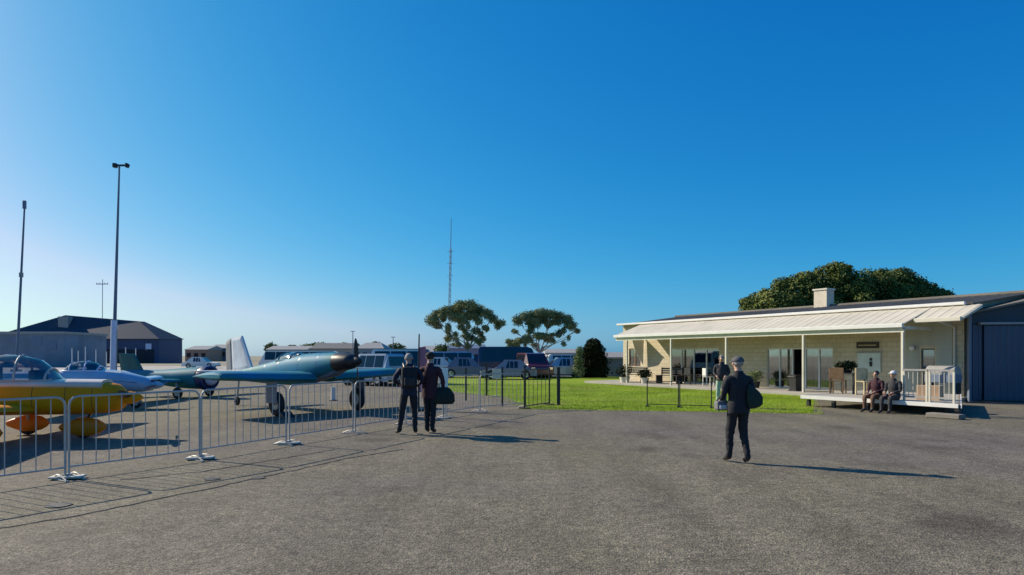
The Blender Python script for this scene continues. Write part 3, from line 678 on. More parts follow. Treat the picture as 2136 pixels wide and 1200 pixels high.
# the big blue-grey hangar, built with its own roof shape
d = 143; T = thing('blue_hangar', 'large blue-grey hangar with hipped roof beyond the parked aircraft', 'hangar', (X(-25, d), d, 0), 0)
W = X(332, d) - X(-25, d); ze = Z(706, d); k = d / FP
bm = B(); box(bm, 0, W, 0, 10, 0, ze); obj('wall', bm, M_BLUEG2, T)
bm = B(); a1, a2 = 132 * k, 292 * k; z1, z2 = Z(655, d), Z(668, d)
lo = [bm.verts.new(p) for p in ((-.5, -.6, ze - .1), (W + .3, -.6, ze - .1), (W + .3, 10.5, ze), (-.5, 10.5, ze))]; hi = [bm.verts.new((a1, 4.5, z1)), bm.verts.new((a2, 4.5, z2 - .1)), bm.verts.new((a2, 6.5, z2)), bm.verts.new((a1, 6.5, z1))]
bm.faces.new((lo[0], lo[1], hi[1], hi[0])); bm.faces.new((lo[1], lo[2], hi[2], hi[1])); bm.faces.new((lo[2], lo[3], hi[3], hi[2])); bm.faces.new((lo[3], lo[0], hi[0], hi[3])); bm.faces.new(hi); bm.faces.new(lo[::-1])
obj('roof', bm, M_BLUEG, T)
bm = B(); box(bm, (105 + 25) * k, (126 + 25) * k, 2.4, 5, Z(684, d), Z(659, d)); obj('roof_vent', bm, M_GREYP, T)
n = 11
s = None
for i in range(n):
    xx = 16 + i * (W - 17) / n
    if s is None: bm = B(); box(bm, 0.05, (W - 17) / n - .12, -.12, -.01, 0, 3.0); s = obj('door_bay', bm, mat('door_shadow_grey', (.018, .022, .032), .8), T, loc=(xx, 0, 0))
    else: share('door_bay', s, T, (xx, 0, 0))
bm = B(); box(bm, (304 + 25) * k, (316 + 25) * k, -.06, -.01, Z(731, d), Z(717, d)); obj('sign_panel', bm, M_PLAV, T)
# light grey site building with windows in front of it
T = fw('site_office', 'light grey two-window office block in front of the blue hangar', 'building', -40, 133, 697, 690, 95, 10, mat('pale_blue_wall', (.17, .21, .26), .7, var=.2, scale=.4), M_GREYP, 'flat')
for (a, b, c, e) in ((22, 40, 706, 718), (66, 88, 702, 722), (96, 118, 712, 730)):
    bm = B(); box(bm, X(a, 95) - X(-40, 95), X(b, 95) - X(-40, 95), -.06, -.004, Z(e, 95), Z(c, 95)); f = obj('window', bm, M_BLGREY, T)
# slim white posts along the taxiway
s = None
pp = [(150, 727), (163, 733), (178, 724), (200, 730), (222, 735), (283, 728), (262, 726)]
WL = ['leftmost white post before the blue hangar', 'low white post second from the left before the hangar', 'tall white post right of the office block', 'white post midway between office block and floodlight mast', 'white post touching the left of the floodlight mast', 'white post farthest right, over the pale blue nose', 'white post just right of the floodlight mast']
for i, (px, py) in enumerate(pp):
    d = 70 + (i % 3) * 3
    T = thing('marker_post', WL[i], 'post', (X(px, d), d, 0), 0, 'white posts before the blue hangar')
    bm = B(); tube(bm, [(0, 0, 0), (0, 0, Z(py, d))], .05, 6); obj('shaft', bm, M_WHITE, T)
    bm = B(); tube(bm, [(0, 0, Z(py, d)), (0, 0, Z(py, d) + .08)], .09, 6); obj('cap', bm, M_GREYP, T)

fb = [('warehouse', 'terracotta-walled shed just right of the blue hangar', 386, 432, 730, 722, 190, M_TERRA, M_GREYP, 'gable', 3),
      ('warehouse', 'blue-grey low shed between the terracotta shed and the white tail fin', 434, 472, 727, 719, 200, M_BLGREY, M_GREYP, 'gable', 3),
      ('warehouse', 'pale green-grey shed behind the dark teal aeroplane canopy', 555, 640, 730, 722, 185, mat('pale_green_wall', (.38, .45, .40), .8), M_GREYP, 'gable', 5),
      ('warehouse', 'wide tan shed with low gable above the teal aeroplane nose', 648, 735, 728, 716, 170, M_TANW, mat('brown_grey_roof', (.16, .15, .14), .7), 'gable', 4),
      ('warehouse', 'grey hip-roofed shed right of the propeller', 738, 800, 727, 714, 160, mat('grey_wall', (.26, .28, .30), .8), M_GREYP, 'hip', 4),
      ('warehouse', 'white-fronted workshop with flat roof behind the banner', 800, 872, 732, 730, 110, M_WHITE, mat('slate_roof', (.10, .14, .15), .7), 'flat', 3),
      ('warehouse', 'small grey shed between the banner and the flat-topped tree', 876, 935, 735, 722, 120, mat('grey_wall', (.26, .28, .30), .8), M_GREYP, 'gable', 3),
      ('shed', 'mauve-grey shed under the flat-topped tree crown', 938, 1008, 728, 720, 90, mat('mauve_wall', (.20, .20, .28), .8), M_BLGREY, 'gable', 3),
      ('shed', 'pale garden shed beyond the grey car near the conifer', 1140, 1205, 738, 730, 75, mat('pale_grey_wall', (.42, .45, .48), .8), M_GREYP, 'gable', 2)]
for nm, lb, a, b, pe, pr, d, wm, rm, kd, wn in fb: fw(nm, lb, 'building', a, b, pe, pr, d, 12 if d > 100 else 5, wm, rm, kd, wins=wn)
fw('garden_shed', 'small blue-grey shed between the conifer and clubhouse', 'shed', 1262, 1304, 748, 738, 52, 3, mat('slate_blue_wall', (.12, .17, .21), .7), M_GREYP, 'gable')
# far bushes and trees on the skyline
for i, (px, py, rx, rz, d, lb) in enumerate(((566, 722, 13, 8, 210, 'dark round tree on the skyline right of the white tail fin'), (612, 724, 22, 5, 230, 'long low tree above the teal aeroplane canopy'), (665, 719, 34, 6, 230, 'broad olive tree line clump above the teal aeroplane nose'),
        (785, 717, 14, 6, 220, 'dark tree poking above the grey hip-roofed shed'), (828, 722, 16, 9, 220, 'bushy tree behind the flat white workshop'), (716, 720, 20, 7, 240, 'grey-green tree behind the wide tan shed'),
        (925, 728, 16, 14, 100, 'blue-green bush left of the flat-topped tree'), (1072, 722, 14, 12, 80, 'dark shrub between the two umbrella trees'), (1225, 752, 20, 20, 70, 'shaded bush behind the conifer'), (450, 728, 20, 5, 260, 'faint bush behind the blue-grey low shed'))):
    kk = d / FP
    tree('skyline_tree', lb, (X(px, d), d, 0), [(rx * kk * o, rnd.uniform(-1, 1), Z(py + q, d) - rz * kk * .2, rx * kk * .55, rx * kk * .5, rz * kk) for o, q in ((-.6, 3), (0, 0), (.55, 4))] + [(0, 0, Z(742, d), rx * kk * .8, rx * kk * .5, (742 - py) * kk * .6)],
         900, .011 * d ** .8 * .5, M_LEAF4 if i % 2 else M_LEAF2, M_BARK, .12, (0, 0, max(.5, Z(py, d) * .5)), 40 + i, 'trees along the far skyline', limbs=False)

# ---------------------------------------------------------------- masts
def mast(name, label, px0, px1, py_top, d, r0, r1, m=M_BLGREY):
    x0, x1 = X(px0, d), X(px1, d); zt = Z(py_top, d)
    T = thing(name, label, 'mast', (x0, d, 0), 0)
    bm = B(); tube(bm, [((x1 - x0) * f, 0, zt * f) for f in (0, .25, .5, .75, 1)], r0, 10, r1); obj('pole', bm, m, T, True)
    return T, x1 - x0, zt
T, dx, zt = mast('light_mast', 'dark slender pole with a blunt top at the far left edge', 34, 51, 436, 60, .13, .07)
bm = B(); box(bm, dx - .13, dx + .13, -.12, .12, zt, zt + .75); bev(bm, .04); obj('lamp_head', bm, M_BLGREY, T)
bm = B(); box(bm, -.3, .3, -.3, .3, 0, .4); obj('footing', bm, M_CONC, T)
bm = B(); tube(bm, [(dx * .6, 0, zt * .6 - .2), (dx * .6, 0, zt * .6 + .2)], .17, 10); obj('collar', bm, M_GREYP, T)
T, dx, zt = mast('floodlight_mast', 'tall tapering floodlight mast before the blue hangar with a short arm on top', 236, 249, 347, 50, .15, .06)
bm = B(); box(bm, dx - .35, dx + .75, -.07, .07, zt, zt + .12); obj('cross_arm', bm, M_BLACK, T)
for o, s in ((-.3, .26), (.6, .16)):
    bm = B(); box(bm, dx + o - s / 2, dx + o + s / 2, -.2, .12, zt - .12, zt + .2); bev(bm, .02); obj('floodlight', bm, M_BLACK, T)
bm = B(); tube(bm, [(0, 0, 0), (.08, 0, Z(668, 50))], .24, 12, .21); obj('white_sleeve', bm, M_PLAV, T, True)
bm = B(); tube(bm, [(.25, 0, .4), (.25, 0, 3.6)], .05, 6); obj('cable_duct', bm, M_GREYP, T)
T, dx, zt = mast('utility_pole', 'thin distant utility pole with a crossarm left of the floodlight mast', 213, 214, 583, 210, .11, .09)
bm = B(); box(bm, -1.9, 1.9, -.06, .06, zt - 1.6, zt - 1.35); obj('crossarm', bm, M_BLGREY, T)
bm = B()
for o in (-1.7, -.8, .8, 1.7): tube(bm, [(o, 0, zt - 1.35), (o, 0, zt - 1.0)], .07, 6)
obj('insulator', bm, M_GREYP, T)
d = 75; T = thing('radio_mast', 'very tall thin lattice radio mast behind the left umbrella tree', 'mast', (X(935, d), d, 0), 0)
zt = Z(455, d); bm = B(); k = 22; zz = [zt * .8 * i / k for i in range(k + 1)]
def leg(j, z): a = R(120 * j + 30); r = .17 * (1 - z / zt * .5); return Vector((math.cos(a) * r + .02 * z, math.sin(a) * r, z))
for j in range(3):
    tube(bm, [tuple(leg(j, z)) for z in zz], .028, 5)
    for a, b in zip(zz, zz[1:]): tube(bm, [tuple(leg(j, a)), tuple(leg((j + 1) % 3, b))], .014, 4)
obj('lattice', bm, M_BLGREY, T)
bm = B(); tube(bm, [(.02 * zt * .8, 0, zt * .8), (.02 * zt, 0, zt)], .045, 6, .03); obj('whip_aerial', bm, M_BLGREY, T)
bm = B()
for z in (.62, .7, .78): tube(bm, [(.02 * z * zt - .35, 0, zt * z), (.02 * z * zt + .35, 0, zt * z)], .02, 5)
obj('aerial_arm', bm, M_GREYP, T)
for px, py, d, lb in ((736, 692, 150, 'short thin pole standing over the teal aeroplane propeller'), (820, 704, 150, 'tiny pole on the skyline behind the white workshop')):
    T, dx, zt = mast('lamp_pole', lb, px, px, py, d, .12, .08); bm = B(); box(bm, -.5, .5, -.1, .1, zt, zt + .12); obj('arm', bm, M_BLGREY, T)

# ---------------------------------------------------------------- barriers
def barrier(label, loc, rz, L=1.94):
    T = thing('crowd_barrier', label, 'barrier', loc, rz, 'steel crowd barriers round the aircraft')
    bm = B(); r = .0155; c = .12; pts = [(c, 0, .16)]
    tube(bm, [(c + .0, 0, .16), (L - c, 0, .16)], .012, 8)
    out = [(.02, 0, 0.02), (.02, 0, .98), (.035, 0, 1.04), (.08, 0, 1.085), (.14, 0, 1.1), (L - .14, 0, 1.1), (L - .08, 0, 1.085), (L - .035, 0, 1.04), (L - .02, 0, .98), (L - .02, 0, .02)]
    tube(bm, out, r, 8); tube(bm, [(.02, 0, .16), (c, 0, .16)], .016, 8); tube(bm, [(L - c, 0, .16), (L - .02, 0, .16)], .016, 8)
    obj('frame', bm, M_GREY, T, True)
    n = 11; s = None
    for i in range(1, n):
        x = .02 + (L - .04) * i / n
        if s is None: bm = B(); tube(bm, [(0, 0, .165), (0, 0, 1.095)], .0068, 6); s = obj('bar', bm, M_GREY, T, True, loc=(x, 0, 0))
        else: share('bar', s, T, (x, 0, 0))
    for x in (.1, L - .1):
        bm = B(); box(bm, x - .022, x + .022, -.24, .24, .004, .014); tube(bm, [(x, -.2, .016), (x, -.04, .07), (x, .04, .07), (x, .2, .016)], .011, 6)
        obj('foot', bm, M_GREY, T)
    return T
BP = [(-6.95, 7.25), (-5.95, 8.93), (-4.95, 10.60), (-4.15, 12.40), (-3.35, 14.2), (-2.55, 16.0), (-1.75, 17.8), (-.95, 19.6), (.42, 21.0)]
BL = ['steel crowd barrier nearest the camera, cut by the frame edge beside the yellow aeroplane shadow', 'steel crowd barrier before the yellow aeroplane nose wheel', 'steel crowd barrier standing over the thin shadow right of the yellow nose',
      'steel crowd barrier before the teal aeroplane wing shadow', 'steel crowd barrier just left of the standing couple', 'steel crowd barrier right behind the standing couple', 'steel crowd barrier right of the couple, holding the white sign', 'steel crowd barrier one short of the corner by the lawn', '']
proto = None
for i in range(8):
    a, b = BP[i], BP[i + 1]; rz = math.atan2(b[1] - a[1], b[0] - a[0]) + rnd.uniform(-.01, .01)
    if i == 7:
        BL[7] = 'last steel crowd barrier, meeting the black gate at the lawn corner'; BL[6] = 'steel crowd barrier two from the lawn corner, past the couple'
    if proto is None: proto = barrier(BL[i], (*a, 0), rz)
    else: dup(proto, (*a, 0), rz, BL[i])
# white foot plates at the joints
for i, lb in ((1, 'broad white weight plate at the foot of the nearest barrier joint'), (2, 'white weight plate at the barrier joint beside the long thin shadow'), (3, 'white weight plate at the third barrier joint')):
    T = thing('weight_plate', lb, 'weight plate', (BP[i][0], BP[i][1], 0.0), R(10), 'white weight plates under the barrier joints')
    bm = B(); box(bm, -.2, .2, -.1, .1, .016, .045); bev(bm, .01, 2); obj('plate', bm, M_CREAM, T); bm = B(); box(bm, -.06, .06, -.02, .02, .046, .07); obj('handle', bm, M_GREY, T)
# small signs on posts
def signpost(label, px, py0, py1, w_, d, m, pole=True, cat='sign'):
    T = thing('small_sign', label, cat, (X(px, d), d, 0), 0)
    z0, z1 = Z(py1, d), Z(py0, d)
    bm = B(); box(bm, -w_ / 2, w_ / 2, -.015, .015, z0, z1); bev(bm, .005); obj('panel', bm, m, T)
    if pole: bm = B(); tube(bm, [(0, .03, 0), (0, .03, z1 - .05)], .02, 8); obj('post', bm, M_GREYP, T); bm = B(); box(bm, -.15, .15, -.1, .16, 0, .03); obj('base', bm, M_GREYP, T)
    return T
signpost('tall narrow white sign just right of the couple', 925, 768, 808, .24, 17.5, mat('sign_white', (.85, .88, .76), .5, var=.03))
signpost('small cream sign with an orange edge before the parked cars', 1036, 770, 790, .35, 27, M_CREAM)
T = thing('marker_bollard', 'small white bollard on the asphalt under the propeller', 'bollard', (*G(695, 836), 0), 0)
bm = B(); tube(bm, [(0, 0, .03), (0, 0, .5)], .085, 12, .075); obj('body', bm, M_WHITE, T, True); bm = B(); tube(bm, [(0, 0, 0), (0, 0, .03)], .15, 14); obj('base', bm, M_RUB, T)

# red feather banner behind the couple
x, y = X(873, 20), 20
T = thing('feather_banner', 'faded red feather banner on a dark pole between the couple', 'banner', (x, y, 0), 0)
bm = B(); tube(bm, [(0, 0, 0), (0, 0, 1.2), (.02, 0, Z(697, 20))], .035, 8, .02); obj('pole', bm, M_BLACK, T)
bm = B(); L = []
for i in range(12):
    f = i / 11; z = .55 + f * 1.35; wv = .03 * math.sin(f * 7); L.append([(.03, wv * .3, z), (.03 + .33 * (1 - f * .45), wv + .02, z - .02 * math.sin(f * 5)), (.03 + .33 * (1 - f * .45), wv + .028, z - .02 * math.sin(f * 5)), (.03, wv * .3 + .008, z)])
loft(bm, L); obj('flag', bm, mat('faded_red_fabric', (.45, .16, .20), .8, var=.2, scale=4), T, True)
bm = B(); tube(bm, [(0, 0, 0), (0, 0, .06)], .22, 16); obj('base', bm, M_BLACK, T)

# ---------------------------------------------------------------- black gate and frames at the lawn edge
def frame_panel(name, label, p, q, h, nb, m=M_BLACK, r=.018, cat='gate', grp=None, mid=False):
    p = Vector((*p, 0)); q = Vector((*q, 0)); L = (q - p).length
    T = thing(name, label, cat, tuple(p), math.atan2((q - p).y, (q - p).x), grp)
    bm = B(); tube(bm, [(0, 0, .04), (0, 0, h)], r * 1.5, 8); obj('post', bm, m, T); bm = B(); tube(bm, [(L, 0, .04), (L, 0, h)], r * 1.5, 8); obj('post', bm, m, T)
    for z in ((.08, h - .03) + ((h / 2,) if mid else ())): bm = B(); tube(bm, [(0, 0, z), (L, 0, z)], r, 8); obj('rail', bm, m, T)
    s = None
    for i in range(1, nb):
        if s is None: bm = B(); tube(bm, [(0, 0, .1), (0, 0, h - .05)], r * .45, 6); s = obj('bar', bm, m, T, loc=(L * i / nb, 0, 0))
        else: share('bar', s, T, (L * i / nb, 0, 0))
    for x in (0, L): bm = B(); box(bm, x - .04, x + .04, -.18, .18, 0.006, .04); obj('foot', bm, m, T)
    return T
frame_panel('black_gate', 'open black steel gate panel at the corner of the lawn', (X(1094, 20.7), 20.7), (X(1146, 22.3), 22.3), 1.25, 6, cat='gate')
frame_panel('low_frame', 'thin dark low fence panel on the lawn edge, left of its pair', (X(1350, 21.6), 21.6), (X(1415, 21.3), 21.3), .85, 1, r=.012, cat='fence', grp='low dark fence panels on the lawn edge')
frame_panel('low_frame', 'thin dark low fence panel on the lawn edge reaching behind the pale-trousered visitor', (X(1418, 21.2), 21.2), (X(1484, 20.9), 20.9), .85, 1, r=.012, cat='fence', grp='low dark fence panels on the lawn edge')
def bollard(label, px, d, py, r):
    T = thing('black_post', label, 'post', (X(px, d), d, 0), 0, 'black posts by the lawn corner')
    z = Z(py, d); bm = B(); box(bm, -r, r, -r, r, 0, z); bev(bm, .006); obj('shaft', bm, M_BLACK, T); bm = B(); box(bm, -r - .01, r + .01, -r - .01, r + .01, z + .001, z + .03); obj('cap', bm, M_BLACK, T)
bollard('thick black post at the right of the gate', 1165, 22.2, 768, .055)
bollard('black post at the left of the lawn gate, as tall as it', 1095, 21.5, 765, .035)
bollard('black post rising behind the last barrier', 1048, 21.8, 768, .03)
bollard('black post shortest and farthest back on the lawn corner', 1015, 27.5, 762, .04)
bollard('slim black post right of the white sign', 972, 24.5, 770, .03)

# ---------------------------------------------------------------- parked cars
def car(name, label, cat, px, d, rz, L, Wd, H, paint, style='suv', group='cars parked beyond the lawn'):
    T = thing(name, label, cat, (X(px, d), d, 0), rz, group)
    wr = .34; gc = .25; bl = H * (.56 if style != 'van' else .5)
    if style == 'van': prof = [(-.5, gc), (-.5, H * .93), (-.47, H), (.28, H), (.36, H * .93), (.45, bl), (.495, bl * .8), (.5, gc)]
    elif style == 'suv': prof = [(-.5, gc), (-.5, bl), (-.46, H * .95), (-.42, H), (.08, H), (.14, H * .97), (.26, bl), (.46, bl * .86), (.5, bl * .6), (.5, gc)]
    else: prof = [(-.5, gc), (-.5, bl * .9), (-.38, bl), (-.22, H), (.06, H), (.24, bl), (.46, bl * .84), (.5, bl * .55), (.5, gc)]
    bm = B(); rg = []
    for y, s in ((-.5, .0), (-.5, 1), (-.38, 2), (.38, 2), (.5, 1), (.5, 0)):
        ring = []
        for a, z in prof:
            zz = min(z, bl) if s == 0 or (s == 1) else z
            ring.append((a * L * (.99 if s < 2 else 1), y * Wd, gc if s == 0 else zz))
        rg.append(ring)
    rg = rg[1:-1]; rg.insert(0, [(p[0] * .99, -.49 * Wd, p[2] if p[2] <= gc else gc + .02) for p in rg[0]]) if False else None
    loft(bm, rg); obj('body', bm, paint, T)
    # glass: side windows lie just proud of the leaning cabin sides, screens on the sloping ends
    a0 = min(p[0] for p in prof if p[1] > bl + .05); a1 = max(p[0] for p in prof if p[1] > bl + .05)
    yo = lambda z: .5 * Wd - .12 * Wd * (z - bl) / (H - bl) + .008
    for s in (-1, 1):
        bm = B(); x0, x1 = (a0 + .05) * L, (a1 - .005) * L; zb, zt = bl + .05, H - .1; n = 3
        for i in range(n):
            xa, xb = x0 + (x1 - x0) * i / n + .03, x0 + (x1 - x0) * (i + 1) / n - .03; sl = .35 * (zt - zb) if i == n - 1 and style != 'van' else 0
            v = [bm.verts.new((x, s * (yo(z) - o), z)) for o in (0, .03) for x, z in ((xa, zb), (xb, zb), (xb - sl, zt), (xa, zt))]
            for f in ((0, 1, 2, 3), (4, 7, 6, 5), (0, 4, 5, 1), (1, 5, 6, 2), (2, 6, 7, 3), (3, 7, 4, 0)): bm.faces.new([v[k] for k in f])
        obj('side_window', bm, M_CARG, T)
    ups = [(p, q) for p, q in zip(prof, prof[1:]) if abs(p[1] - q[1]) > .3 * (H - bl) and max(p[1], q[1]) > H * .85]
    for (p, q) in ups:
        bm = B(); lo_, hi_ = (p, q) if p[1] < q[1] else (q, p); sg = 1 if lo_[0] > 0 else -1
        P0 = Vector((lo_[0] * L, 0, lo_[1])).lerp(Vector((hi_[0] * L, 0, hi_[1])), .15 if style != 'van' or sg > 0 else .6); P1 = Vector((hi_[0] * L, 0, hi_[1])).lerp(P0, .12); of = Vector((.012 * sg, 0, .008))
        P0 += of; P1 += of; w0, w1 = Wd * .38, Wd * .34
        v = [bm.verts.new(c) for o in (0, .02) for c in ((P0.x - sg * o, -w0, P0.z), (P0.x - sg * o, w0, P0.z), (P1.x - sg * o, w1, P1.z), (P1.x - sg * o, -w1, P1.z))]
        for f in ((0, 1, 2, 3), (4, 7, 6, 5), (0, 4, 5, 1), (1, 5, 6, 2), (2, 6, 7, 3), (3, 7, 4, 0)): bm.faces.new([v[k] for k in f])
        obj('windscreen', bm, M_CARG, T)
    for sx in (-.3, .3):
        for sy in (-1, 1):
            w_ = obj('wheel', wheel_bm(wr, .22, 16), M_RUB, T, True, loc=(sx * L, sy * (Wd / 2 - .08), wr)); obj('rim', disc_bm(wr * .55, -.08, .08), M_CHROME, w_)
    for sy in (-1, 1):
        bm = B(); box(bm, L * .485, L * .503, sy * Wd * .36 - .15, sy * Wd * .36 + .15, bl * .62, bl * .78); obj('headlight', bm, M_CHROME, T)
        bm = B(); box(bm, -L * .503, -L * .49, sy * Wd * .38 - .1, sy * Wd * .38 + .1, bl * .62, bl * .85); obj('tail_light', bm, M_RED, T)
    bm = B(); box(bm, -L * .505, L * .505, -Wd * .46, Wd * .46, .24, .36); obj('bumper', bm, M_BLACK, T)
    return T
car('parked_van', 'large dark navy van beyond the lawn between the umbrella trees', 'van', 1062, 53, R(4), 4.9, 1.95, 2.35, M_NCAR, 'van')
car('parked_car', 'mauve-grey hatchback parked left of the navy van', 'car', 975, 50, R(6), 4.1, 1.75, 1.5, M_PCAR, 'hatch')
car('parked_car', 'dark maroon four-wheel drive parked right of the navy van', 'car', 1112, 50, R(-75), 4.4, 1.85, 1.85, M_MCAR, 'suv')
car('parked_car', 'silver hatchback parked farthest right before the conifer', 'car', 1168, 51, R(184), 4.0, 1.75, 1.5, M_SILV, 'hatch')
car('parked_car', 'mauve-grey saloon parked in front of the navy van', 'car', 1060, 46.5, R(182), 3.9, 1.75, 1.35, mat('mauve_car_paint', (.22, .22, .29), .3, coat=.6), 'hatch')
car('parked_car', 'silver four-wheel drive parked under the propeller tip', 'car', 778, 37, R(150), 3.6, 1.8, 1.75, mat('blue_silver_paint', (.30, .36, .44), .35, metal=.3, coat=.4), 'suv', 'cars parked beyond the aircraft')
car('parked_van', 'white van parked behind the left figure of the couple', 'van', 838, 39, R(8), 3.4, 1.8, 2.0, M_WHITE, 'van', 'cars parked beyond the aircraft')

for nm, lb, cat, px, d, rz, L, H, m, st_ in (
        ('parked_van', 'white van parked below the wide tan shed', 'van', 668, 66, 5, 4.8, 2.1, M_WHITE, 'van'), ('parked_car', 'dark saloon parked between the tan-shed van and the propeller', 'car', 715, 63, 175, 4.3, 1.45, M_NCAR, 'hatch'),
        ('parked_car', 'white hatchback parked left of the flat-topped tree behind the couple', 'car', 908, 56, 170, 4.1, 1.5, M_WHITE, 'hatch'), ('parked_van', 'pale silver van parked behind the tall white sign', 'van', 945, 60, 8, 4.6, 2.0, M_SILV, 'van'),
        ('parked_car', 'dark four-wheel drive parked left of the navy van', 'car', 1012, 57, 176, 4.5, 1.8, M_NCAR, 'suv'), ('parked_car', 'white four-wheel drive parked beyond the silver hatchback', 'car', 1192, 59, 5, 4.4, 1.75, M_WHITE, 'suv'),
        ('parked_car', 'white saloon parked far off behind the small teal aeroplane', 'car', 420, 88, 4, 4.4, 1.45, M_WHITE, 'hatch'), ('parked_van', 'white van parked far off right of the pale tail fin', 'van', 588, 80, 176, 5.0, 2.2, M_WHITE, 'van')):
    car(nm, lb, cat, px, d, R(rz), L, 1.8, H, m, st_, 'vehicles parked in the far distance')
tree('boundary_hedge', 'long dark clipped hedge behind the parked cars beyond the lawn', (X(1090, 64), 64, 0), [((px - 1090) * 64 / FP, 0, .7, 1.3, .6, .85) for px in range(945, 1215, 20)], 9000, .09, M_LEAF2, M_BARK, .08, (0, 0, .6), 71, cat='hedge', limbs=False)

# ---------------------------------------------------------------- aircraft
def pylon_wheel(T, x, y, r, leg_top, m_leg, spat=None, spat_l=.75, spat_h=.3, m_leg_r=.03):
    bm = B(); tube(bm, [(leg_top[0], leg_top[1], leg_top[2]), (x, y, r + .05)], m_leg_r, 8, m_leg_r * .8); tube(bm, [(x, y - .1, r), (x, y + .1, r)], .025, 8); lg = obj('landing_gear', bm, m_leg, T, True)
    w_ = obj('wheel', wheel_bm(r, r * .42), M_RUB, lg, True, loc=(x, y, r)); obj('hub', disc_bm(r * .5, -.05, .05), M_GREY, lg, loc=(x, y, r))
    if spat:
        bm = B(); zc = r * 1.25; st = [(.5, .02, .02), (.44, .3, .4), (.3, .75, .8), (.1, 1, 1), (-.1, 1, .95), (-.3, .65, .65), (-.48, .2, .3), (-.52, .04, .05)]
        loft(bm, [[(x + s * spat_l, y + q[1], q[2]) for q in ell(0, zc, .12 * a, spat_h * .5 * b, 14)] for s, a, b in st]); obj('wheel_fairing', bm, spat, lg, True)
def prop(T, x, z, r, nb, ang, m=M_BLACK, spin=M_WHITE, sr=.13, pitch=0):
    bm = B()
    for i in range(nb):
        a = R(ang + 360 / nb * i); Mx = Matrix.Translation((x, 0, z)) @ Matrix.Rotation(a, 4, 'X')
        rg = []
        for f, c, tw in ((.05, .035, 60), (.25, .055, 45), (.55, .06, 30), (.85, .045, 20), (1, .015, 16)):
            t = R(tw); rg.append([Mx @ Vector((math.sin(t) * c * u + w_ * .012, math.cos(t) * c * u, f * r)) for u, w_ in ((-1, 0), (0, 1), (1, 0), (0, -1))])
        loft(bm, rg)
    P_ = obj('propeller', bm, m, T)
    bm = B(); loft(bm, [[(x + q[0], q[1], z + q[2]) for q in ell(dx, 0, rr, rr, 16, 2)] for dx, rr in ((-.09, sr), (0, sr * .97), (.1, sr * .75), (.18, sr * .4), (.22, .01))]); obj('spinner', bm, spin, P_, True)
def canopy(T, x0, x1, z, hw, h, frame=M_GREY, glassm=M_CAN, nfr=3, seats=True):
    xs = [x0 + (x1 - x0) * f for f in (0, .08, .2, .4, .6, .8, .93, 1)]; hs_ = [.02, .5, .85, 1, .97, .8, .45, .05]
    bm = B(); rg = []
    for x, f in zip(xs, hs_):
        rg.append([(x, math.cos(R(a)) * hw * (.75 + .25 * f), z + math.sin(R(a)) * h * f) for a in range(0, 181, 15)])
    rr = [[bm.verts.new(p) for p in r] for r in rg]
    for a, b in zip(rr, rr[1:]):
        for j in range(len(a) - 1): bm.faces.new((a[j], a[j + 1], b[j + 1], b[j]))
    cn = obj('canopy', bm, glassm, T, True)
    bm = B()
    for i in (2, 4, 6)[:nfr]:
        tube(bm, rg[i], .022, 6)
    tube(bm, [r[0] for r in rg], .02, 6); tube(bm, [r[-1] for r in rg], .02, 6); obj('canopy_frame', bm, frame, cn, True)
    if seats:
        bm = B(); m_ = (x0 + x1) / 2; box(bm, m_ - .45, m_ - .3, -hw * .6, hw * .6, z - .12, z + h * .55); box(bm, m_ - .3, m_ + .2, -hw * .6, hw * .6, z - .12, z - .02); bev(bm, .02); obj('seat', bm, M_BLACK, cn)
        bm = B(); box(bm, x1 - .42, x1 - .28, -hw * .7, hw * .7, z - .1, z + .2); bev(bm, .03); obj('instrument_panel', bm, M_BLACK, cn)

# yellow aeroplane: nose to the right, slightly away
ya = R(13); nose = Vector((X(264, 13.5), 13.5, 0))
yp = thing('yellow_aeroplane', 'yellow low-wing light aeroplane with bubble canopy behind the crowd barriers', 'aeroplane', tuple(nose), ya)
bm = B()
st = [(0, .80, .10, .10), (-.04, .80, .2, .19), (-.14, .80, .3, .27), (-.35, .81, .37, .31), (-.75, .82, .42, .335), (-1.3, .83, .46, .345), (-2.2, .84, .48, .35), (-3.1, .86, .42, .32), (-4.2, .92, .28, .24), (-5.6, 1.0, .12, .15), (-6.2, 1.04, .05, .1)]
loft(bm, [ell(a, b, c, e, 24, 2.6) for a, b, c, e in st]); obj('fuselage', bm, M_YEL, yp, True)
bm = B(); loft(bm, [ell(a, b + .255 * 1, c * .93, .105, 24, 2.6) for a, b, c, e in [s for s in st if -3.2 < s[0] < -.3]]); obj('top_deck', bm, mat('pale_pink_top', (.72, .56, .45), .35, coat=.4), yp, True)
canopy(yp, -2.75, -1.22, 1.17, .4, .5, M_GREY)
for s in (-1, 1):
    obj('wing', wing_bm(-1.45, 1.35, -1.5, 1.15, 3.9, .58, .25, s, .14, .3), M_YEL, yp, True)
    obj('tailplane', wing_bm(-5.5, .7, -5.6, .5, 1.2, 1.05, 0, s, .09, .05), M_YEL, yp, True)
    bm = B(); a = s * 1.6
    pylon_wheel(yp, -2.15, s * .95, .19, (-2.0, s * .55, .6), M_GREY, M_ORG, .8, .36)
obj('fin', fin_bm([(-5.2, 1.05), (-6.3, 1.0), (-6.45, 2.05), (-6.0, 2.1)], .08), M_YEL, yp)
pylon_wheel(yp, -.78, 0, .18, (-.6, 0, .62), M_BLACK, M_ORG, .85, .38, .025)
prop(yp, .09, .80, .78, 2, 78, M_BLACK, M_YEL, .13)
bm = B(); tube(bm, [(-.62, .16, .56), (-.75, .17, .42), (-.95, .17, .38)], .03, 8); obj('exhaust', bm, M_GREY, yp)

SEAM_Y = st
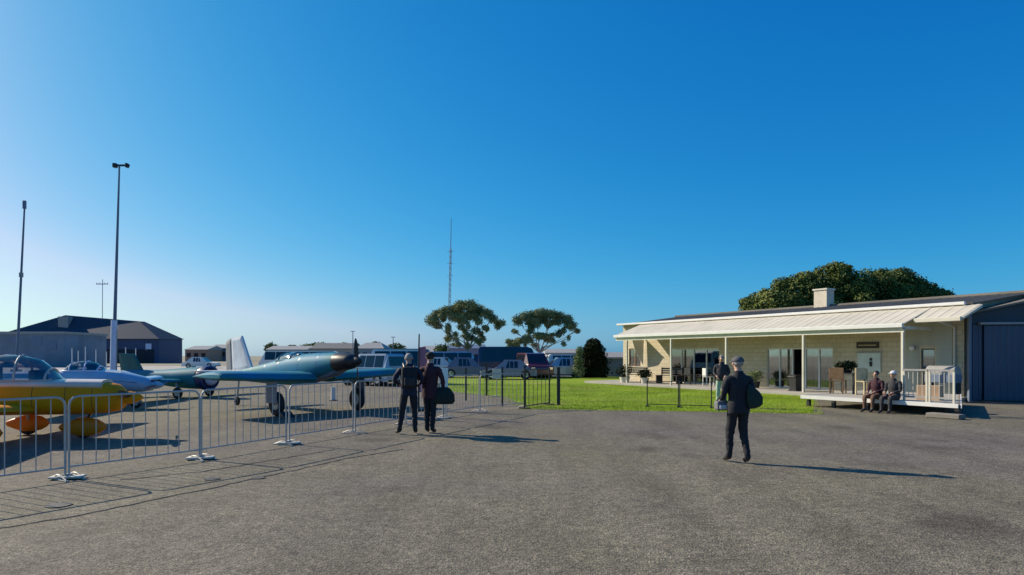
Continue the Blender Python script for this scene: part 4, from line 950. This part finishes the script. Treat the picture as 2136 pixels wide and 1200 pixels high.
# pale blue aeroplane behind
lp = thing('pale_blue_aeroplane', 'pale blue low aeroplane behind the yellow one, nose to the right', 'aeroplane', (X(322, 21), 21, 0), R(6))
bm = B(); st = [(0, .72, .09, .09), (-.08, .72, .2, .17), (-.35, .76, .3, .25), (-.9, .84, .38, .32), (-1.4, .88, .4, .34), (-2.2, .90, .4, .35), (-3.0, .88, .34, .3), (-4.4, .95, .2, .2), (-5.6, 1.0, .08, .12)]
loft(bm, [ell(a, b, c, e, 22, 2.4) for a, b, c, e in st]); obj('fuselage', bm, M_LBLUE, lp, True)
bm = B(); loft(bm, [ell(a, b + e * .72, c * .72, .085, 20, 2.2) for a, b, c, e in st[3:7]]); obj('white_top', bm, M_WHITE, lp, True)
for s in (-1, 1):
    obj('wing', wing_bm(-1.2, 1.3, -1.3, 1.0, 4.0, .62, .2, s, .13, .3), M_LBLUE, lp, True); obj('tailplane', wing_bm(-4.9, .7, -5.0, .5, 1.3, 1.0, 0, s, .09, .05), M_LBLUE, lp, True)
    pylon_wheel(lp, -1.7, s * 1.1, .2, (-1.7, s * .8, .62), M_GREY)
obj('fin', fin_bm([(-4.6, 1.05), (-5.6, 1.0), (-5.8, 2.0), (-5.35, 2.05)], .08), M_LBLUE, lp)
pylon_wheel(lp, -.55, 0, .18, (-.5, 0, .6), M_GREY)
bm = B(); box(bm, -.07, .0, -.12, .12, .82, .9); bev(bm, .01); obj('air_intake', bm, M_DBLUE, lp)
bm = B(); loft(bm, [ell(a, b + .02, c + .004, .05, 20, 2.0) for a, b, c, e in ((-.4, .78, .31, 0), (-.9, .84, .382, 0), (-1.4, .88, .402, 0), (-2.2, .90, .402, 0), (-3.0, .88, .342, 0), (-4.4, .95, .2, 0))]); obj('blue_stripe', bm, M_DBLUE, lp, True)
canopy(lp, -2.6, -1.5, 1.18, .3, .3, M_PLAV, M_CAN)
prop(lp, .07, .72, .85, 2, 95, M_DBLUE, M_LBLUE, .12)

# small teal aeroplane with dark blue cowl and pale spinner
tp = thing('teal_tail_aeroplane', 'small teal aeroplane with dark blue cowl ring and pale lavender spinner', 'aeroplane', (X(440, 26), 26, 0), R(-16))
bm = B(); st = [(-.35, .78, .52, .44), (-.9, .77, .5, .42), (-1.5, .76, .44, .38), (-2.4, .78, .34, .3), (-3.4, .86, .22, .22), (-4.3, .92, .1, .14)]
loft(bm, [ell(a, b, c, e, 22, 2.2) for a, b, c, e in st]); obj('fuselage', bm, M_TEAL, tp, True)
bm = B(); N = 24
loft(bm, [ell(-.36, .78, .5, .44, N, 2), ell(-.2, .78, .55, .49, N, 2), ell(-.02, .78, .53, .47, N, 2), ell(.02, .78, .45, .4, N, 2), ell(-.05, .78, .38, .34, N, 2), ell(-.2, .78, .34, .3, N, 2)]); obj('cowl_ring', bm, M_DBLUE, tp, True)
prop(tp, .05, .78, .72, 2, 85, M_DBLUE, M_PLAV, .3)
for s in (-1, 1):
    obj('wing', wing_bm(-.9, 1.2, -1.0, .9, 3.6, .62, .2, s, .13, .3), M_TEAL, tp, True); obj('tailplane', wing_bm(-3.7, .6, -3.8, .45, 1.1, .95, 0, s, .09, .05), M_TEAL, tp, True)
    pylon_wheel(tp, -.8, s * .85, .22, (-1, s * .7, .6), M_GREY)
obj('fin', fin_bm([(-3.2, .98), (-4.35, .95), (-4.5, 1.75), (-3.7, 1.72)], .1), M_GTEAL, tp)
bm = B(); tube(bm, [(-4.1, 0, .9), (-4.25, 0, .12)], .03, 6); tube(bm, [(-4.25, -.04, .1), (-4.25, .04, .1)], .1, 12); obj('tail_wheel', bm, M_RUB, tp)

# big teal taildragger, nose high and to the right, coming towards the camera
n0 = Vector((X(742, 18.2), 18.2, 0)); t0 = Vector((X(484, 22.4), 22.4, 0)); dv = (n0 - t0); LEN = dv.length
bp_ = thing('teal_warbird', 'large teal tailwheel aeroplane with black nose and white tail fin', 'aeroplane', tuple(n0), math.atan2(dv.y, dv.x))
s_ = LEN / 7.0
def ln(f): return -f * LEN
prof = [(0.00, 1.50, .12, .10), (.008, 1.50, .22, .16), (.03, 1.495, .28, .21), (.075, 1.48, .32, .25), (.105, 1.465, .335, .275)]
prof2 = [(.106, 1.465, .333, .273), (.17, 1.41, .36, .33), (.26, 1.33, .39, .40), (.36, 1.25, .41, .45), (.46, 1.20, .41, .44), (.58, 1.13, .35, .37), (.72, 1.07, .25, .29), (.86, 1.02, .15, .21), (.97, 1.0, .07, .13), (1.0, 1.0, .03, .08)]
bm = B(); loft(bm, [ell(ln(a), b, c, e, 24, 2.2) for a, b, c, e in prof2]); obj('fuselage', bm, M_TEAL, bp_, True)
def seams(T, st, xs, fz=None, m=None):
    for x in xs:
        for p, q in zip(st, st[1:]):
            a_, b_ = max(p[0], q[0]), min(p[0], q[0])
            if b_ <= x <= a_:
                f = (x - p[0]) / (q[0] - p[0]); v4 = [p[i] + (q[i] - p[i]) * f for i in range(4)]
                bm = B(); loft(bm, [ell(x + o, v4[1], v4[2] + .0025, v4[3] + .0025, 24, fz or 2.2) for o in (-.006, .006)], cap=False); obj('panel_seam', bm, m or M_BLGREY, T)
seams(bp_, [(ln(a), b, c, e) for a, b, c, e in prof2], [ln(.2), ln(.33), ln(.5), ln(.63), ln(.78)], m=M_DBLUE)
bm = B(); loft(bm, [ell(ln(a), b, c, e, 24, 2.2) for a, b, c, e in prof]); obj('nose_cowl', bm, M_BLACK, bp_, True)
bm = B(); loft(bm, [[(ln(a), y, z) for (x, y, z) in ell(0, b, .2, c, 14)] for a, b, c in ((.10, 1.24, .05), (.13, 1.18, .10), (.2, 1.10, .13), (.3, .96, .13), (.38, .88, .08), (.41, .84, .03))]); obj('chin_scoop', bm, M_BLGREY, bp_, True)
prop(bp_, .05, 1.50, .62, 2, 184, M_BLACK, M_BLACK, .13)
canopy(bp_, ln(.55), ln(.32), 1.50, .3, .25, M_TEAL, glass('pale_canopy_glass', (.6, .7, .75), .25))
for s in (-1, 1):
    obj('wing', wing_bm(ln(.20), 2.2, ln(.23), 1.75, 2.9, .98, .10, s, .14, .3), M_TEAL, bp_, True)
    obj('tailplane', wing_bm(ln(.86), .85, ln(.89), .55, 1.45, 1.12, .03, s, .09, .05), M_WHITE, bp_, True)
    bm = B(); y = s * 1.35
    pylon_wheel(bp_, ln(.255), y, .33, (ln(.3), y, .98), M_GREY, None, m_leg_r=.05)
    bm = B(); box(bm, ln(.3) - .02, ln(.3) + .5, y + s * .12 - .01, y + s * .12 + .01, .35, .96); bev(bm, .005); obj('gear_door', bm, M_BLGREY, bp_)
fx = ln(.99)
obj('fin', fin_bm([(ln(.80), 1.22), (ln(.985), 1.1), (ln(1.0), 2.25), (ln(.90), 2.3)], .12), mat('pale_fin_paint', (.55, .60, .64), .4, var=.12, scale=3), bp_)
obj('rudder', fin_bm([(ln(.988), .85), (ln(1.05), .95), (ln(1.055), 2.1), (ln(1.003), 2.24)], .09), M_GREYP, bp_)
bm = B(); tube(bm, [(ln(.93), 0, .92), (ln(.95), 0, .2)], .035, 8); obj('tail_strut', bm, M_GREY, bp_)
obj('tail_wheel', wheel_bm(.14, .09), M_RUB, bp_, True, loc=(ln(.95), 0, .14))
# pale letter-like marks on the fuselage side
for a, tilt, hgt in ((.84, 0, .17), (.80, .05, .16), (.775, -.05, .16)):
    bm = B(); yy = -.225 - (.86 - a) * .72
    v = [(ln(a), yy, 1.0 - hgt / 2), (ln(a) + .05, yy - .002, 1.0 - hgt / 2), (ln(a) + .05 + tilt, yy - .012, 1.02 + hgt / 2), (ln(a) + tilt, yy - .01, 1.02 + hgt / 2)]
    lo = [bm.verts.new(p) for p in v]; hi = [bm.verts.new((p[0], p[1] + .03, p[2])) for p in v]; bm.faces.new(lo); bm.faces.new(hi[::-1])
    for i in range(4): bm.faces.new((lo[i], hi[i], hi[(i + 1) % 4], lo[(i + 1) % 4]))
    obj('painted_mark', bm, M_WHITE, bp_)
seams(yp, SEAM_Y, [-.5, -.95, -1.5, -2.9], 2.6, mat('seam_brown', (.12, .07, .01), .7))
# wheel chocks by the main wheel
wx = n0 + Matrix.Rotation(math.atan2(dv.y, dv.x), 3, 'Z') @ Vector((ln(.255) + .42, -1.35, 0))
T = thing('wheel_chock', 'dark wheel chock against the near main wheel of the teal aeroplane', 'wheel chock', (wx.x, wx.y, 0), math.atan2(dv.y, dv.x))
bm = B(); loft(bm, [[(0, y, 0), (.2, y, 0), (.02, y, .15)] for y in (-.16, .16)]); obj('wedge', bm, M_BLACK, T)

# ---------------------------------------------------------------- people
def cloth(name, col, var=.18): return mat(name, col, .85, var=var, scale=14, bump=.3, bscale=20)
def person(label, loc, rz, H, top, legs, shoe, hair, pose, head_m=None, group=None, hairkind='short'):
    """pose: dict with joints (metres at 1.75 m height, facing +y); grows one continuous skin"""
    T = thing('person', label, 'person', loc, rz, group); k = H / 1.75
    J = dict(pelvis=(0, 0, .96), belly=(0, 0, 1.10), chest=(0, .0, 1.28), neckb=(0, -.01, 1.45), neck=(0, .0, 1.52), jaw=(0, .03, 1.575), mid=(0, .02, 1.635), crown=(0, .0, 1.70), nose=(0, .125, 1.62),
             shL=(-.19, 0, 1.40), elL=(-.25, -.03, 1.13), wrL=(-.25, .07, .90), shR=(.19, 0, 1.40), elR=(.25, -.03, 1.13), wrR=(.25, .07, .90),
             hiL=(-.09, 0, .90), knL=(-.11, .02, .50), anL=(-.12, -.02, .09), toL=(-.14, .17, .04), hiR=(.09, 0, .90), knR=(.11, .02, .50), anR=(.12, -.02, .09), toR=(.14, .17, .04))
    J.update({a: b for a, b in pose.items() if a not in ('hem', 'jm', 'jacket')})
    rad = dict(pelvis=(.15, .12), belly=(.15, .115), chest=(.17, .125), neckb=(.10, .08), neck=(.056, .056), jaw=(.066, .07), mid=(.078, .092), crown=(.058, .066), nose=(.016, .016),
               shL=(.075,) * 2, elL=(.054,) * 2, wrL=(.036,) * 2, shR=(.075,) * 2, elR=(.054,) * 2, wrR=(.036,) * 2,
               hiL=(.105,) * 2, knL=(.074,) * 2, anL=(.052,) * 2, toL=(.042, .03), hiR=(.105,) * 2, knR=(.074,) * 2, anR=(.052,) * 2, toR=(.042, .03))
    E = [('pelvis', 'belly', 0), ('belly', 'chest', 0), ('chest', 'neckb', 0), ('neckb', 'neck', 3), ('neck', 'jaw', 3), ('jaw', 'mid', 3), ('mid', 'crown', 3), ('mid', 'nose', 3)]
    for s in 'LR': E += [('chest', 'sh' + s, 0), ('sh' + s, 'el' + s, 0), ('el' + s, 'wr' + s, 0), ('pelvis', 'hi' + s, 1), ('hi' + s, 'kn' + s, 1), ('kn' + s, 'an' + s, 1), ('an' + s, 'to' + s, 2)]
    # hands: palm and five fingers each
    for s, sg in (('L', -1), ('R', 1)):
        wv = Vector(J['wr' + s]); dr = (wv - Vector(J['el' + s])).normalized(); side = Vector((0, 1, 0)) - dr * dr.y
        side = side.normalized() if side.length > .1 else Vector((1, 0, 0))
        nrm = dr.cross(side)
        J['pa' + s] = tuple(wv + dr * .07); rad['pa' + s] = (.036, .022); E.append(('wr' + s, 'pa' + s, 3))
        for fi, (o, ln_) in enumerate(((-.03, .07), (-.01, .085), (.01, .08), (.03, .065))):
            a = 'f%d%s' % (fi, s); b = 'g%d%s' % (fi, s)
            J[a] = tuple(wv + dr * (.10) + side * o); J[b] = tuple(wv + dr * (.10 + ln_ * .7) + side * o * 1.2 + nrm * .02 * sg); rad[a] = (.011, .011); rad[b] = (.008, .008)
            E += [('pa' + s, a, 3), (a, b, 3)]
        J['th' + s] = tuple(wv + dr * .07 + side * .06); rad['th' + s] = (.011, .011); E.append(('pa' + s, 'th' + s, 3))
    names = list(J); idx = {n_: i for i, n_ in enumerate(names)}
    me = bpy.data.meshes.new('body'); me.from_pydata([tuple(Vector(J[n_]) * k) for n_ in names], [(idx[a], idx[b]) for a, b, c in E], []); me.update()
    o = bpy.data.objects.new('body', me); C.objects.link(o)
    md = o.modifiers.new('skin', 'SKIN'); md.use_smooth_shade = True
    for n_, i in idx.items():
        sv = me.skin_vertices[0].data[i]; sv.radius = (rad[n_][0] * k, rad[n_][1] * k); sv.use_root = (n_ == 'pelvis')
    o.modifiers.new('sub', 'SUBSURF').levels = 2
    dg = bpy.context.evaluated_depsgraph_get(); m2 = bpy.data.meshes.new_from_object(o.evaluated_get(dg))
    bpy.data.objects.remove(o); m2.name = 'body'; m2.materials.clear()
    for x in (top, legs, shoe, M_SKIN): m2.materials.append(x)
    from mathutils import noise as mn_
    for v in m2.vertices:
        if v.co.z < 1.4 * k: v.co += v.normal * (mn_.noise(v.co * 16 + Vector((H * 9, 0, 0))) * .012 + mn_.noise(Vector((v.co.x * 9, v.co.y * 9, v.co.z * 34))) * .006)
    segs = [(Vector(J[a]) * k, Vector(J[b]) * k, c) for a, b, c in E]
    coat_z = pose.get('_hem', .86) * k if '_hem' in pose else None
    for p in m2.polygons:
        c = p.center; best = 9; bi = 0
        for a, b, mi in segs:
            ab = b - a; t = max(0, min(1, (c - a).dot(ab) / max(ab.length_squared, 1e-9))); dd = (c - a - ab * t).length
            if dd < best: best = dd; bi = mi
        p.material_index = bi; p.use_smooth = True
    b_ = bpy.data.objects.new('body', m2); C.objects.link(b_); b_.parent = T
    # hair, ears and clothes
    hm = Vector(J['mid']) * k; hc = Vector(J['crown']) * k
    bm = B(); blob_ell(bm, (hm.x, hm.y - .018 * k, hm.z + .030 * k), (.083 * k, .093 * k, .088 * k), 3)
    for v in bm.verts:
        if v.co.y > hm.y + .045 * k and v.co.z < hm.z + .055 * k: v.co.y = hm.y + .03 * k
        if hairkind != 'long' and v.co.z < hm.z - .03 * k: v.co.z = hm.z - .03 * k
        if hairkind == 'long' and v.co.z < hm.z: v.co.z -= .09 * k; 
    for v in bm.verts: v.co += Vector((rnd.uniform(-1, 1), rnd.uniform(-1, 1), rnd.uniform(-1, 1))) * .004 * k
    obj('hair', bm, hair, T, True)
    if hairkind == 'cap' or head_m:
        bm = B(); blob_ell(bm, (hm.x, hm.y - .01 * k, hm.z + .045 * k), (.098 * k, .108 * k, .085 * k), 3)
        for v in bm.verts:
            if v.co.z < hm.z + .035 * k: v.co.z = hm.z + .035 * k
        tube(bm, [(hm.x, hm.y + .02 * k, hm.z + .04 * k), (hm.x, hm.y + .02 * k, hm.z + .05 * k)], .135 * k if hairkind == 'hat' else .11 * k, 20)
        if hairkind != 'hat': box(bm, hm.x - .06 * k, hm.x + .06 * k, hm.y + .07 * k, hm.y + .19 * k, hm.z + .035 * k, hm.z + .045 * k)
        obj('hat', bm, head_m or hair, T, True)
    bm = B()
    for s in (-1, 1): blob_ell(bm, (hm.x + s * .086 * k, hm.y, hm.z), (.012 * k, .02 * k, .03 * k), 1)
    obj('ears', bm, M_SKIN, T, True)
    if pose.get('jacket', True) is not False:
        jm = pose.get('jm', top); pv = Vector(J['pelvis']) * k; ck = Vector(J['chest']) * k; bl = Vector(J['belly']) * k; hem = pv - (bl - pv).normalized() * pose.get('hem', .10) * k
        rg = []; rr = random.Random(int(H * 1000))
        for c, a, b in ((hem, .175, .145), (hem.lerp(pv, .5), .182, .15), (pv, .176, .142), (pv.lerp(bl, .5), .168, .14), (bl, .165, .132), (bl.lerp(ck, .5), .178, .14), (ck, .185, .145), (Vector(J['neckb']) * k - Vector((0, 0, .03)), .125, .105), (Vector(J['neckb']) * k + Vector((0, 0, .015)), .088, .082), (Vector(J['neck']) * k, .072, .072), (Vector(J['neck']) * k - Vector((0, 0, .01)), .06, .06)):
            rg.append([tuple(c + Vector((math.cos(t) * a * k * rr.uniform(.95, 1.05), math.sin(t) * b * k * rr.uniform(.95, 1.05), rr.uniform(-.012, .012)))) for t in [2 * math.pi * i / 18 for i in range(18)]])
        bm = B(); loft(bm, rg, cap=True); obj('jacket', bm, jm, T, True)
    return T
def P(px, py): x, y = G(px, py); return (x, y, 0)
K_BLK = cloth('black_cloth', (.012, .013, .018)); K_NAVY = cloth('navy_cloth', (.014, .018, .04)); K_CHAR = cloth('charcoal_cloth', (.03, .03, .035)); K_MAR = cloth('maroon_cloth', (.045, .012, .019))
K_SHOE = mat('dark_shoe', (.02, .018, .018), .5); K_GREYH = mat('white_hair', (.30, .28, .26), .8, scale=30); K_DARKH = mat('dark_hair', (.03, .022, .018), .7, scale=30); K_CAP = cloth('grey_cap', (.09, .09, .10)); K_LCAP = cloth('pale_cap', (.6, .6, .6))
K_GRN = M_SHIRTG; K_BRN = cloth('brown_cloth', (.12, .07, .04)); K_JEAN = cloth('dark_denim', (.02, .026, .045))

# the walker in front of the clubhouse
wl = P(1540, 966)
person('person in black jacket and trousers with grey cap walking towards the clubhouse', wl, R(8), 1.63, K_BLK, K_BLK, K_SHOE, K_GREYH,
       dict(hiL=(-.085, 0, .9), knL=(-.10, .10, .50), anL=(-.10, .12, .09), toL=(-.11, .31, .04), hiR=(.085, 0, .9), knR=(.10, .03, .5), anR=(.10, -.14, .11), toR=(.12, .03, .035),
            shL=(-.19, .01, 1.40), elL=(-.235, .02, 1.14), wrL=(-.20, .2, 1.02), elR=(.245, -.05, 1.14), wrR=(.24, .08, .93), hem=.14, jm=K_BLK), K_CAP, hairkind='cap')
T = thing('camera_bag', 'grey camera bag held at the walker\'s left hip', 'bag', (wl[0] - .22, wl[1] + .12, .80), R(10))
bm = B(); box(bm, -.10, .10, -.07, .07, 0, .15); bev(bm, .03, 2); obj('body', bm, cloth('grey_bag', (.16, .16, .17)), T); bm = B(); tube(bm, [(-.08, 0, .15), (0, 0, .25), (.08, 0, .15)], .012, 6); obj('handle', bm, M_BLACK, T)
bm = B(); box(bm, -.07, .07, -.09, -.065, .02, .09); bev(bm, .01); obj('pocket', bm, K_LCAP, T)
T = thing('shoulder_bag', 'dark green shoulder bag hanging behind the walker\'s right arm', 'bag', (wl[0] + .20, wl[1] - .1, .88), R(-15))
bm = B(); loft(bm, [ell(a, .13 + a * -.3, .07 * f, .17 * f, 14, 3) for a, f in ((-.10, .8), (-.07, 1.15), (0, 1.0), (.08, .7), (.13, .35))]); obj('body', bm, cloth('dark_green_bag', (.012, .03, .022)), T, True)
bm = B(); tube(bm, [(-.14, 0, .25), (-.2, .02, .42), (-.16, .06, .52), (-.1, .1, .45)], .013, 6); obj('strap', bm, M_BLACK, T)

# the couple
cl = P(853, 906)
person('person in dark navy jacket with white hair, left of the standing couple', cl, R(12), 1.70, K_NAVY, K_BLK, K_SHOE, K_GREYH,
       dict(hiL=(-.09, 0, .9), knL=(-.15, .02, .5), anL=(-.2, -.02, .09), toL=(-.26, .15, .04), knR=(.12, .04, .5), anR=(.13, -.06, .09), toR=(.16, .12, .04),
            elL=(-.32, -.03, 1.16), wrL=(-.2, .18, 1.08), elR=(.3, -.02, 1.15), wrR=(.2, .2, 1.05), neck=(0, .01, 1.52), hem=.12), hairkind='short')
T = thing('backpack', 'black backpack on the back of the left figure of the couple', 'backpack', (cl[0] + .03, cl[1] - .16, .98), R(12))
bm = B(); box(bm, -.16, .16, -.13, .02, 0, .44); bev(bm, .05, 3); obj('body', bm, K_BLK, T, True); bm = B(); box(bm, -.11, .11, -.17, -.12, .05, .22); bev(bm, .02, 2); obj('pocket', bm, K_CHAR, T)
for s in (-1, 1): bm = B(); tube(bm, [(s * .1, .0, .43), (s * .12, .14, .50), (s * .13, .30, .38)], .02, 6); obj('strap', bm, M_BLACK, T)
cr = P(897, 904)
person('person in maroon and black coat with dark hat, right of the standing couple', cr, R(-8), 1.72, K_MAR, K_BLK, K_SHOE, K_DARKH,
       dict(hiL=(-.07, 0, .9), knL=(-.07, .03, .5), anL=(-.07, 0, .09), toL=(-.08, .19, .04), knR=(.07, .0, .5), anR=(.06, -.05, .09), toR=(.09, .12, .04), hiR=(.07, 0, .9),
            elR=(.28, .02, 1.14), wrR=(.27, .1, .93), elL=(-.3, 0, 1.18), wrL=(-.2, .22, 1.2), hem=.2, jm=K_MAR), K_BLK, hairkind='hat')
T = thing('tote_bag', 'large black bag hanging from the right figure of the couple', 'bag', (cr[0] + .28, cr[1] + .0, .62), R(5))
bm = B(); loft(bm, [[(x * a, y * b, z) for x, y in [(math.cos(t), math.sin(t)) for t in [2 * math.pi * i / 16 for i in range(16)]]] for a, b, z in ((.2, .08, 0), (.25, .12, .06), (.24, .12, .2), (.16, .07, .32), (.1, .03, .36))]); obj('body', bm, cloth('black_green_bag', (.012, .02, .015)), T, True)
bm = B(); tube(bm, [(-.1, 0, .34), (-.04, 0, .5), (.0, 0, .34)], .012, 6); obj('handle', bm, M_BLACK, T)

# visitor on the lawn behind the walker
vl = P(1505, 850)
person('person in black top and pale green trousers on the lawn edge, partly behind the walker', vl, R(160), 1.66, K_CHAR, K_GRN, K_SHOE, K_GREYH,
       dict(elL=(-.24, .0, 1.16), wrL=(-.14, .18, 1.05), elR=(.24, 0, 1.16), wrR=(.14, .18, 1.05), hem=.06, jm=K_CHAR), hairkind='short')
# seated visitors on the deck edge
SEAT = dict(pelvis=(0, 0, .55), belly=(0, .01, .70), chest=(0, .03, .88), neckb=(0, .04, 1.05), neck=(0, .05, 1.12), jaw=(0, .08, 1.175), mid=(0, .07, 1.235), crown=(0, .05, 1.3), nose=(0, .175, 1.22),
            shL=(-.19, .03, 1.0), elL=(-.24, .08, .74), wrL=(-.13, .3, .68), shR=(.19, .03, 1.0), elR=(.24, .08, .74), wrR=(.13, .3, .68),
            hiL=(-.1, .05, .53), knL=(-.13, .46, .54), anL=(-.13, .47, .13), toL=(-.14, .66, .06), hiR=(.1, .05, .53), knR=(.13, .46, .54), anR=(.13, .47, .13), toR=(.14, .66, .06), hem=.02)
face = HA + R(180)
for (u, lb, tm, lm_, hr, jm, hd) in ((1830, 'person in maroon jumper sitting on the deck edge', K_MAR, K_BRN, K_DARKH, K_MAR, None), (1866, 'person in charcoal coat with white cap sitting by the deck railing', K_CHAR, K_CHAR, K_GREYH, K_CHAR, K_LCAP)):
    p = dpx(u, 7.3, -.04); pose = dict(SEAT); pose['jm'] = jm
    person(lb, tuple(p), face, 1.62, tm, lm_, K_SHOE, hr, pose, hd, 'visitors sitting on the deck edge', 'cap' if hd else 'short')

# ---------------------------------------------------------------- furniture on and near the deck
def chair(label, loc, rz, m, name='garden_chair', grp=None):
    T = thing(name, label, 'chair', loc, rz, grp)
    bm = B(); box(bm, -.23, .23, -.22, .22, .43, .46); bev(bm, .01); obj('seat', bm, m, T)
    bm = B(); box(bm, -.23, .23, .2, .23, .5, .88); bev(bm, .01); obj('backrest', bm, m, T)
    for sx in (-.2, .2):
        for sy in (-.19, .2): bm = B(); box(bm, sx - .02, sx + .02, sy - .02, sy + .02, 0, .88 if sy > 0 else .43); obj('leg', bm, m, T)
    return T
T = thing('cafe_table', 'dark round-legged table on the deck carrying a bushy potted plant', 'table', dpx(1768, 5.1, DZ), HA)
bm = B(); box(bm, -.5, .5, -.4, .4, .66, .7); bev(bm, .01); obj('tabletop', bm, M_BLACK, T)
for sx in (-.42, .42):
    for sy in (-.32, .32): bm = B(); box(bm, sx - .025, sx + .025, sy - .025, sy + .025, 0, .66); obj('leg', bm, M_BLACK, T)
def potted(label, loc, r, h, lm, seed, potm=M_BLACK, ph=.25):
    T = thing('potted_plant', label, 'plant', loc)
    bm = B(); tube(bm, [(0, 0, 0), (0, 0, ph)], r * .45, 14, r * .6); obj('pot', bm, potm, T, True)
    V, F = leaves([(0, 0, ph + h * .4, r, r, h * .45), (r * .3, 0, ph + h * .65, r * .6, r * .6, h * .35), (-r * .4, 0, ph + h * .5, r * .6, r * .6, h * .35)], 700, .05, seed); obj('foliage', (V, F), lm, T)
    bm = B(); tube(bm, [(0, 0, ph - .03), (.02, 0, ph + h * .5)], .02, 6); obj('stem', bm, M_BARK, T)
potted('bushy dark plant in a black pot on the cafe table', dpx(1765, 5.1, DZ + .70), .34, .32, M_LEAF3, 21, ph=.1)
chair('pale wooden chair on the deck beside the maroon visitor', dpx(1806, 5.6, DZ), HA + R(70), M_PINE)
chair('brown wooden chair on the deck between table and pale chair', dpx(1748, 5.6, DZ), HA + R(200), M_WOOD)
T = thing('cardboard_box', 'orange-brown cardboard box behind the white deck railing', 'box', dpx(1940, 6.2, DZ), HA + R(12))
bm = B(); box(bm, -.3, .3, -.2, .2, 0, .42); bev(bm, .005); obj('carton', bm, M_CARD, T); bm = B(); box(bm, -.03, .03, -.203, .203, .3, .423); obj('tape', bm, M_PINE, T)
def bin_(label, loc, rz, m, lid):
    T = thing('wheelie_bin', label, 'bin', loc, rz, 'wheelie bins by the clubhouse')
    bm = B(); loft(bm, [[(-w_, -e, z), (w_, -e, z), (w_, e, z), (-w_, e, z)] for w_, e, z in ((.18, .19, .05), (.22, .24, .76))]); bev(bm, .01); obj('body', bm, m, T)
    bm = B(); box(bm, -.24, .24, -.28, .26, .762, .82); bev(bm, .02); obj('lid', bm, lid, T)
    for s in (-1, 1): obj('wheel', wheel_bm(.1, .05, 12), M_RUB, T, True, loc=(s * .17, .2, .1))
    bm = B(); tube(bm, [(-.2, .29, .74), (.2, .29, .74)], .016, 6); obj('handle', bm, m, T)
bin_('black wheelie bin between the deck and the veranda doors', (*G(1661, 822), 0), HA + R(170), M_BLACK, M_BLACK)
bin_('black wheelie bin on the lawn near the far veranda bench', (*G(1359, 800), 0), HA, M_BLACK, M_BLGREY)
def bench(label, loc, rz, L, m):
    T = thing('garden_bench', label, 'bench', loc, rz, 'dark benches along the veranda')
    for i in range(4): bm = B(); box(bm, -L / 2, L / 2, -.2 + i * .11, -.11 + i * .11, .42, .45); obj('slat', bm, m, T)
    for i in range(3): bm = B(); box(bm, -L / 2, L / 2, .24, .265, .52 + i * .12, .61 + i * .12); obj('slat', bm, m, T)
    for s in (-1, 1): bm = B(); box(bm, s * L / 2 - s * .08 - .03, s * L / 2 - s * .08 + .03, -.2, .24, 0, .42); box(bm, s * L / 2 - s * .08 - .03, s * L / 2 - s * .08 + .03, .2, .24, .42, .86); obj('frame', bm, M_BLACK, T)
def dp(px, v, z=0): return tuple(HL - hu * hx(px, v) + hn * v + Vector((0, 0, z)))
def on(px, v, z=.13): return tuple(HL - hu * hx(px, v) + hn * v + Vector((0, 0, z)))
bench('dark bench on the veranda below the small wooden window', on(1322, 1.2), HA, 1.8, M_BLACK)
bench('dark bench on the veranda left of the sliding doors', on(1395, .9), HA, 1.7, M_BLACK)
potted('dark shrub in a pale pot at the far veranda post', on(1303, 2.0), .5, .75, M_LEAF3, 31, M_CREAM, .3)
potted('low dark shrub in a pot on the veranda near the sliding doors', on(1345, 1.8), .4, .5, M_LEAF3, 33, M_CREAM, .3)
potted('leafy shrub in a dark pot on the veranda between the two glazed doors', on(1575, .8), .4, .55, M_LEAF4, 35, M_BLACK, .3)
chair('dark chair just outside the sliding glass doors', on(1440, .8), HA + R(180), M_BLACK, grp='dark chairs outside the sliding doors')
chair('white chair beside the dark chair outside the sliding doors', on(1478, .9), HA + R(160), M_WHITE)
T = thing('barbecue', 'grey barbecue trolley behind the deck railing against the cladding', 'barbecue', on(1967, 1.2), HA)
bm = B(); box(bm, -.5, .5, -.28, .28, .55, .85); bev(bm, .02); obj('body', bm, M_BLGREY, T); bm = B(); tube(bm, [(-.48, 0, .9), (.48, 0, .9)], .26, 14); obj('hood', bm, M_GREYP, T, True)
for sx in (-.45, .45): bm = B(); box(bm, sx - .03, sx + .03, -.25, .25, 0, .55); obj('leg', bm, M_BLACK, T)
